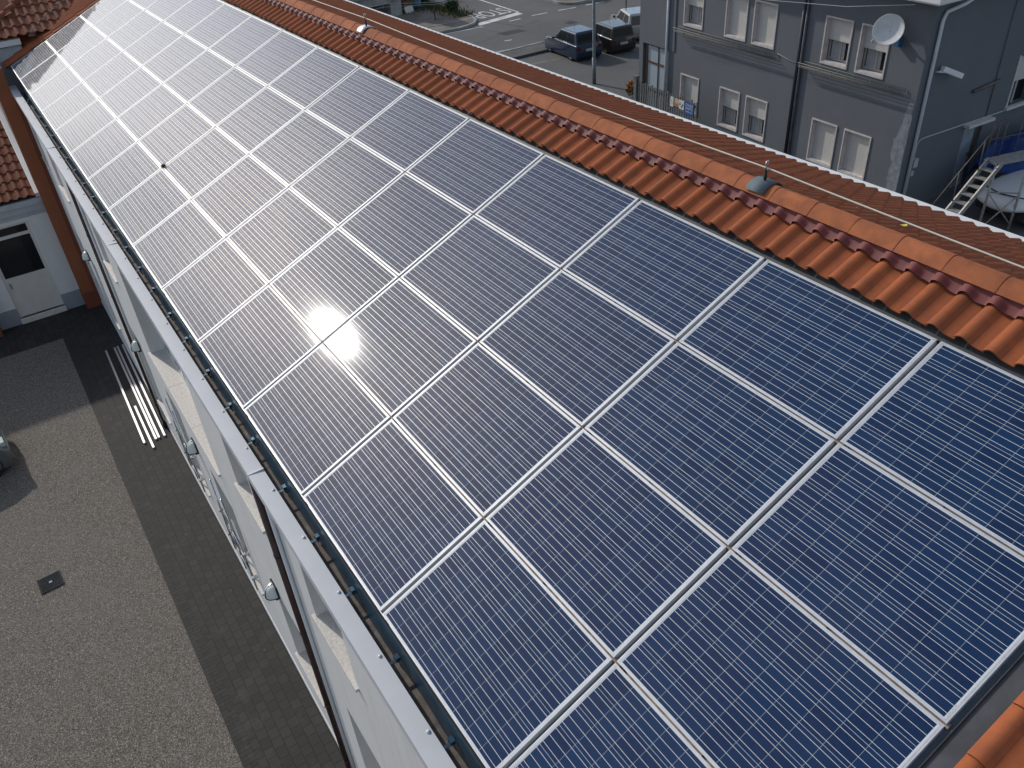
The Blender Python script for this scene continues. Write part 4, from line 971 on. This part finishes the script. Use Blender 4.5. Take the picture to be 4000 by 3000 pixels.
# ------------------------------------------------------------------ metal stair, tarpaulin and white vehicle in the side yard
st = empty('metal_stair', (20.6, 10, G), label='weathered metal stair and landing beside the grey side wall', cat='stair')
def beam(f, a, b, w_, h_):
    a, b = Vector(a), Vector(b); d = (b-a); L = d.length; d.normalize(); u_ = Vector((0,0,1)) if abs(d.z) < .95 else Vector((0,1,0)); y = u_.cross(d).normalized(); z = d.cross(y)
    Mx = Matrix((d, y, z)).transposed().to_4x4(); Mx.translation = a; f.box((0,-w_/2,-h_/2),(L,w_/2,h_/2), Mx)
lz = 2.0
D2 = Vector((-1.14,.13,-1.13)).normalized()
T0, T1 = Vector((.07,.05,lz)), Vector((.05,-.33,lz))
run = D2*(lz/(-D2.z))
for T in (T0, T1):
    f = MB(); beam(f, T, T+run, .04, .14); f.build('stringer', M['steel'], st)
f = MB()
for k in range(1, 11):
    p = T0+run*k/11; q = T1+run*k/11; f.box((-.10,-.38,-.012),(.10,0,.012), Matrix.Translation(p))
f.build('treads', M['steel'], st)
f = MB(); f.prism([(.08,.17),(-.03,-.26),(3.2,-1.20),(3.35,-.74)], lz-.06, lz); f.build('landing', M['steel'], st)
LG = ((-.02,-.24),(.50,-.78),(2.0,-.86),(1.9,-.38))
for p in LG:
    f = MB(); f.tube([(p[0],p[1],0),(p[0],p[1],lz-.06)], .035, 8); f.build('leg', M['steel'], st)
f = MB(); A_, B_ = Vector((-.02,-.24,0)), Vector((.50,-.78,0)); Z_ = Vector((0,0,1))
for a, b_ in ((A_+Z_*1.2, B_+Z_*1.2),(A_+Z_*1.18, B_+Z_*.3),(A_+Z_*.08, B_+Z_*1.15),(A_+Z_*.06, B_+Z_*.08)): f.tube([a, b_], .02, 6)
f.build('brace', M['steel'], st)
f = MB(); E0, E1 = Vector((.08,.15,lz)), Vector((3.3,-.72,lz))
for t in (0,.06,.13,.28,.42,.6,.8): p = E0+(E1-E0)*t; f.tube([p, p+Z_], .017, 6)
f.tube([E0+Z_, E1+Z_], .017, 6); f.tube([E0+Z_*.5, E1+Z_*.5], .014, 6)
a = T0+Vector((0,.02,.9)); f.tube([a, a+run*.97], .016, 6)
for k in (.15,.5,.85): f.tube([T0+run*k, T0+run*k+Vector((0,.02,.9))], .014, 6)
f.build('railing', M['darksteel'], st)
# white vehicle and blue tarpaulin
wv = empty('white_vehicle', (23.0, 9.62, G), (0,0,R(176)), 'white vehicle with a rounded nose under the metal landing', 'vehicle')
f = MB(); rings = []
for x_, hw, zb, zt in ((1.95,.30,.62,.80),(1.90,.55,.56,.88),(1.7,.74,.50,.98),(1.2,.82,.48,1.12),(.4,.84,.48,1.2),(-1.4,.84,.48,1.2),(-1.5,.80,.5,1.1)):
    rings.append([(x_, hw*.92*math.cos(t) if abs(math.cos(t)) < .93 else hw*math.cos(t), (zb+zt)/2+(zt-zb)/2*math.sin(t)*(1 if math.sin(t) > 0 else 1)) for t in [2*math.pi*k/20 for k in range(20)]])
f.loft(rings, True); f.build('body', M['white'], wv)
f = MB(); f.box((-1.4,-.72,.30),(1.6,.72,.50)); f.build('bumper', M['rubber'], wv, bevel=.05)
f = MB(); f.tube([(1.0,-.84,1.09),(1.65,-.60,1.0),(1.80,0,.985),(1.65,.60,1.0)], .018, 6); f.build('trim_strip', M['rubber'], wv)
for sx in (-.9, 1.0):
    for sy in (-.66,.66):
        f = MB(); f.lathe([(.12,-.08),(.27,-.08),(.29,-.05),(.29,.05),(.27,.08),(.12,.08)], 20, Matrix.Translation((sx,sy,.29)) @ Matrix.Rotation(math.pi/2,4,'X')); f.build('wheel', M['rubber'], wv)
tp = MB(); n = 40; vs = []; fs = []
for i in range(n+1):
    for j in range(n+1):
        x_, y = -1.7+3.4*i/n, -.95+1.9*j/n
        ex, ey = abs(x_)/1.7, abs(y)/.95; base = 1.75-.9*max(0, ex-.55)**1.5*2.4-1.2*max(0, ey-.5)**1.3*2.2
        z = base+.06*math.sin(x_*5+y*3)+.05*math.sin(y*9-x_*2)+.035*math.sin(x_*11+y*7); vs.append((x_, y, max(.12, z)))
for i in range(n):
    for j in range(n): a = i*(n+1)+j; fs.append((a, a+n+1, a+n+2, a+1))
tp.add(vs, fs, True); o = tp.build('tarpaulin', M['tarp'], fix=False); o.location = (24.15, 10.6, G); o.rotation_euler = (0,0,R(-6)); o.scale.z = .95; tag(o, 'crumpled blue tarpaulin covering something behind the metal stair', 'tarpaulin')
for o in list(bpy.data.objects):
    if o.type == 'MESH' and not o.users_collection: bpy.data.objects.remove(o)
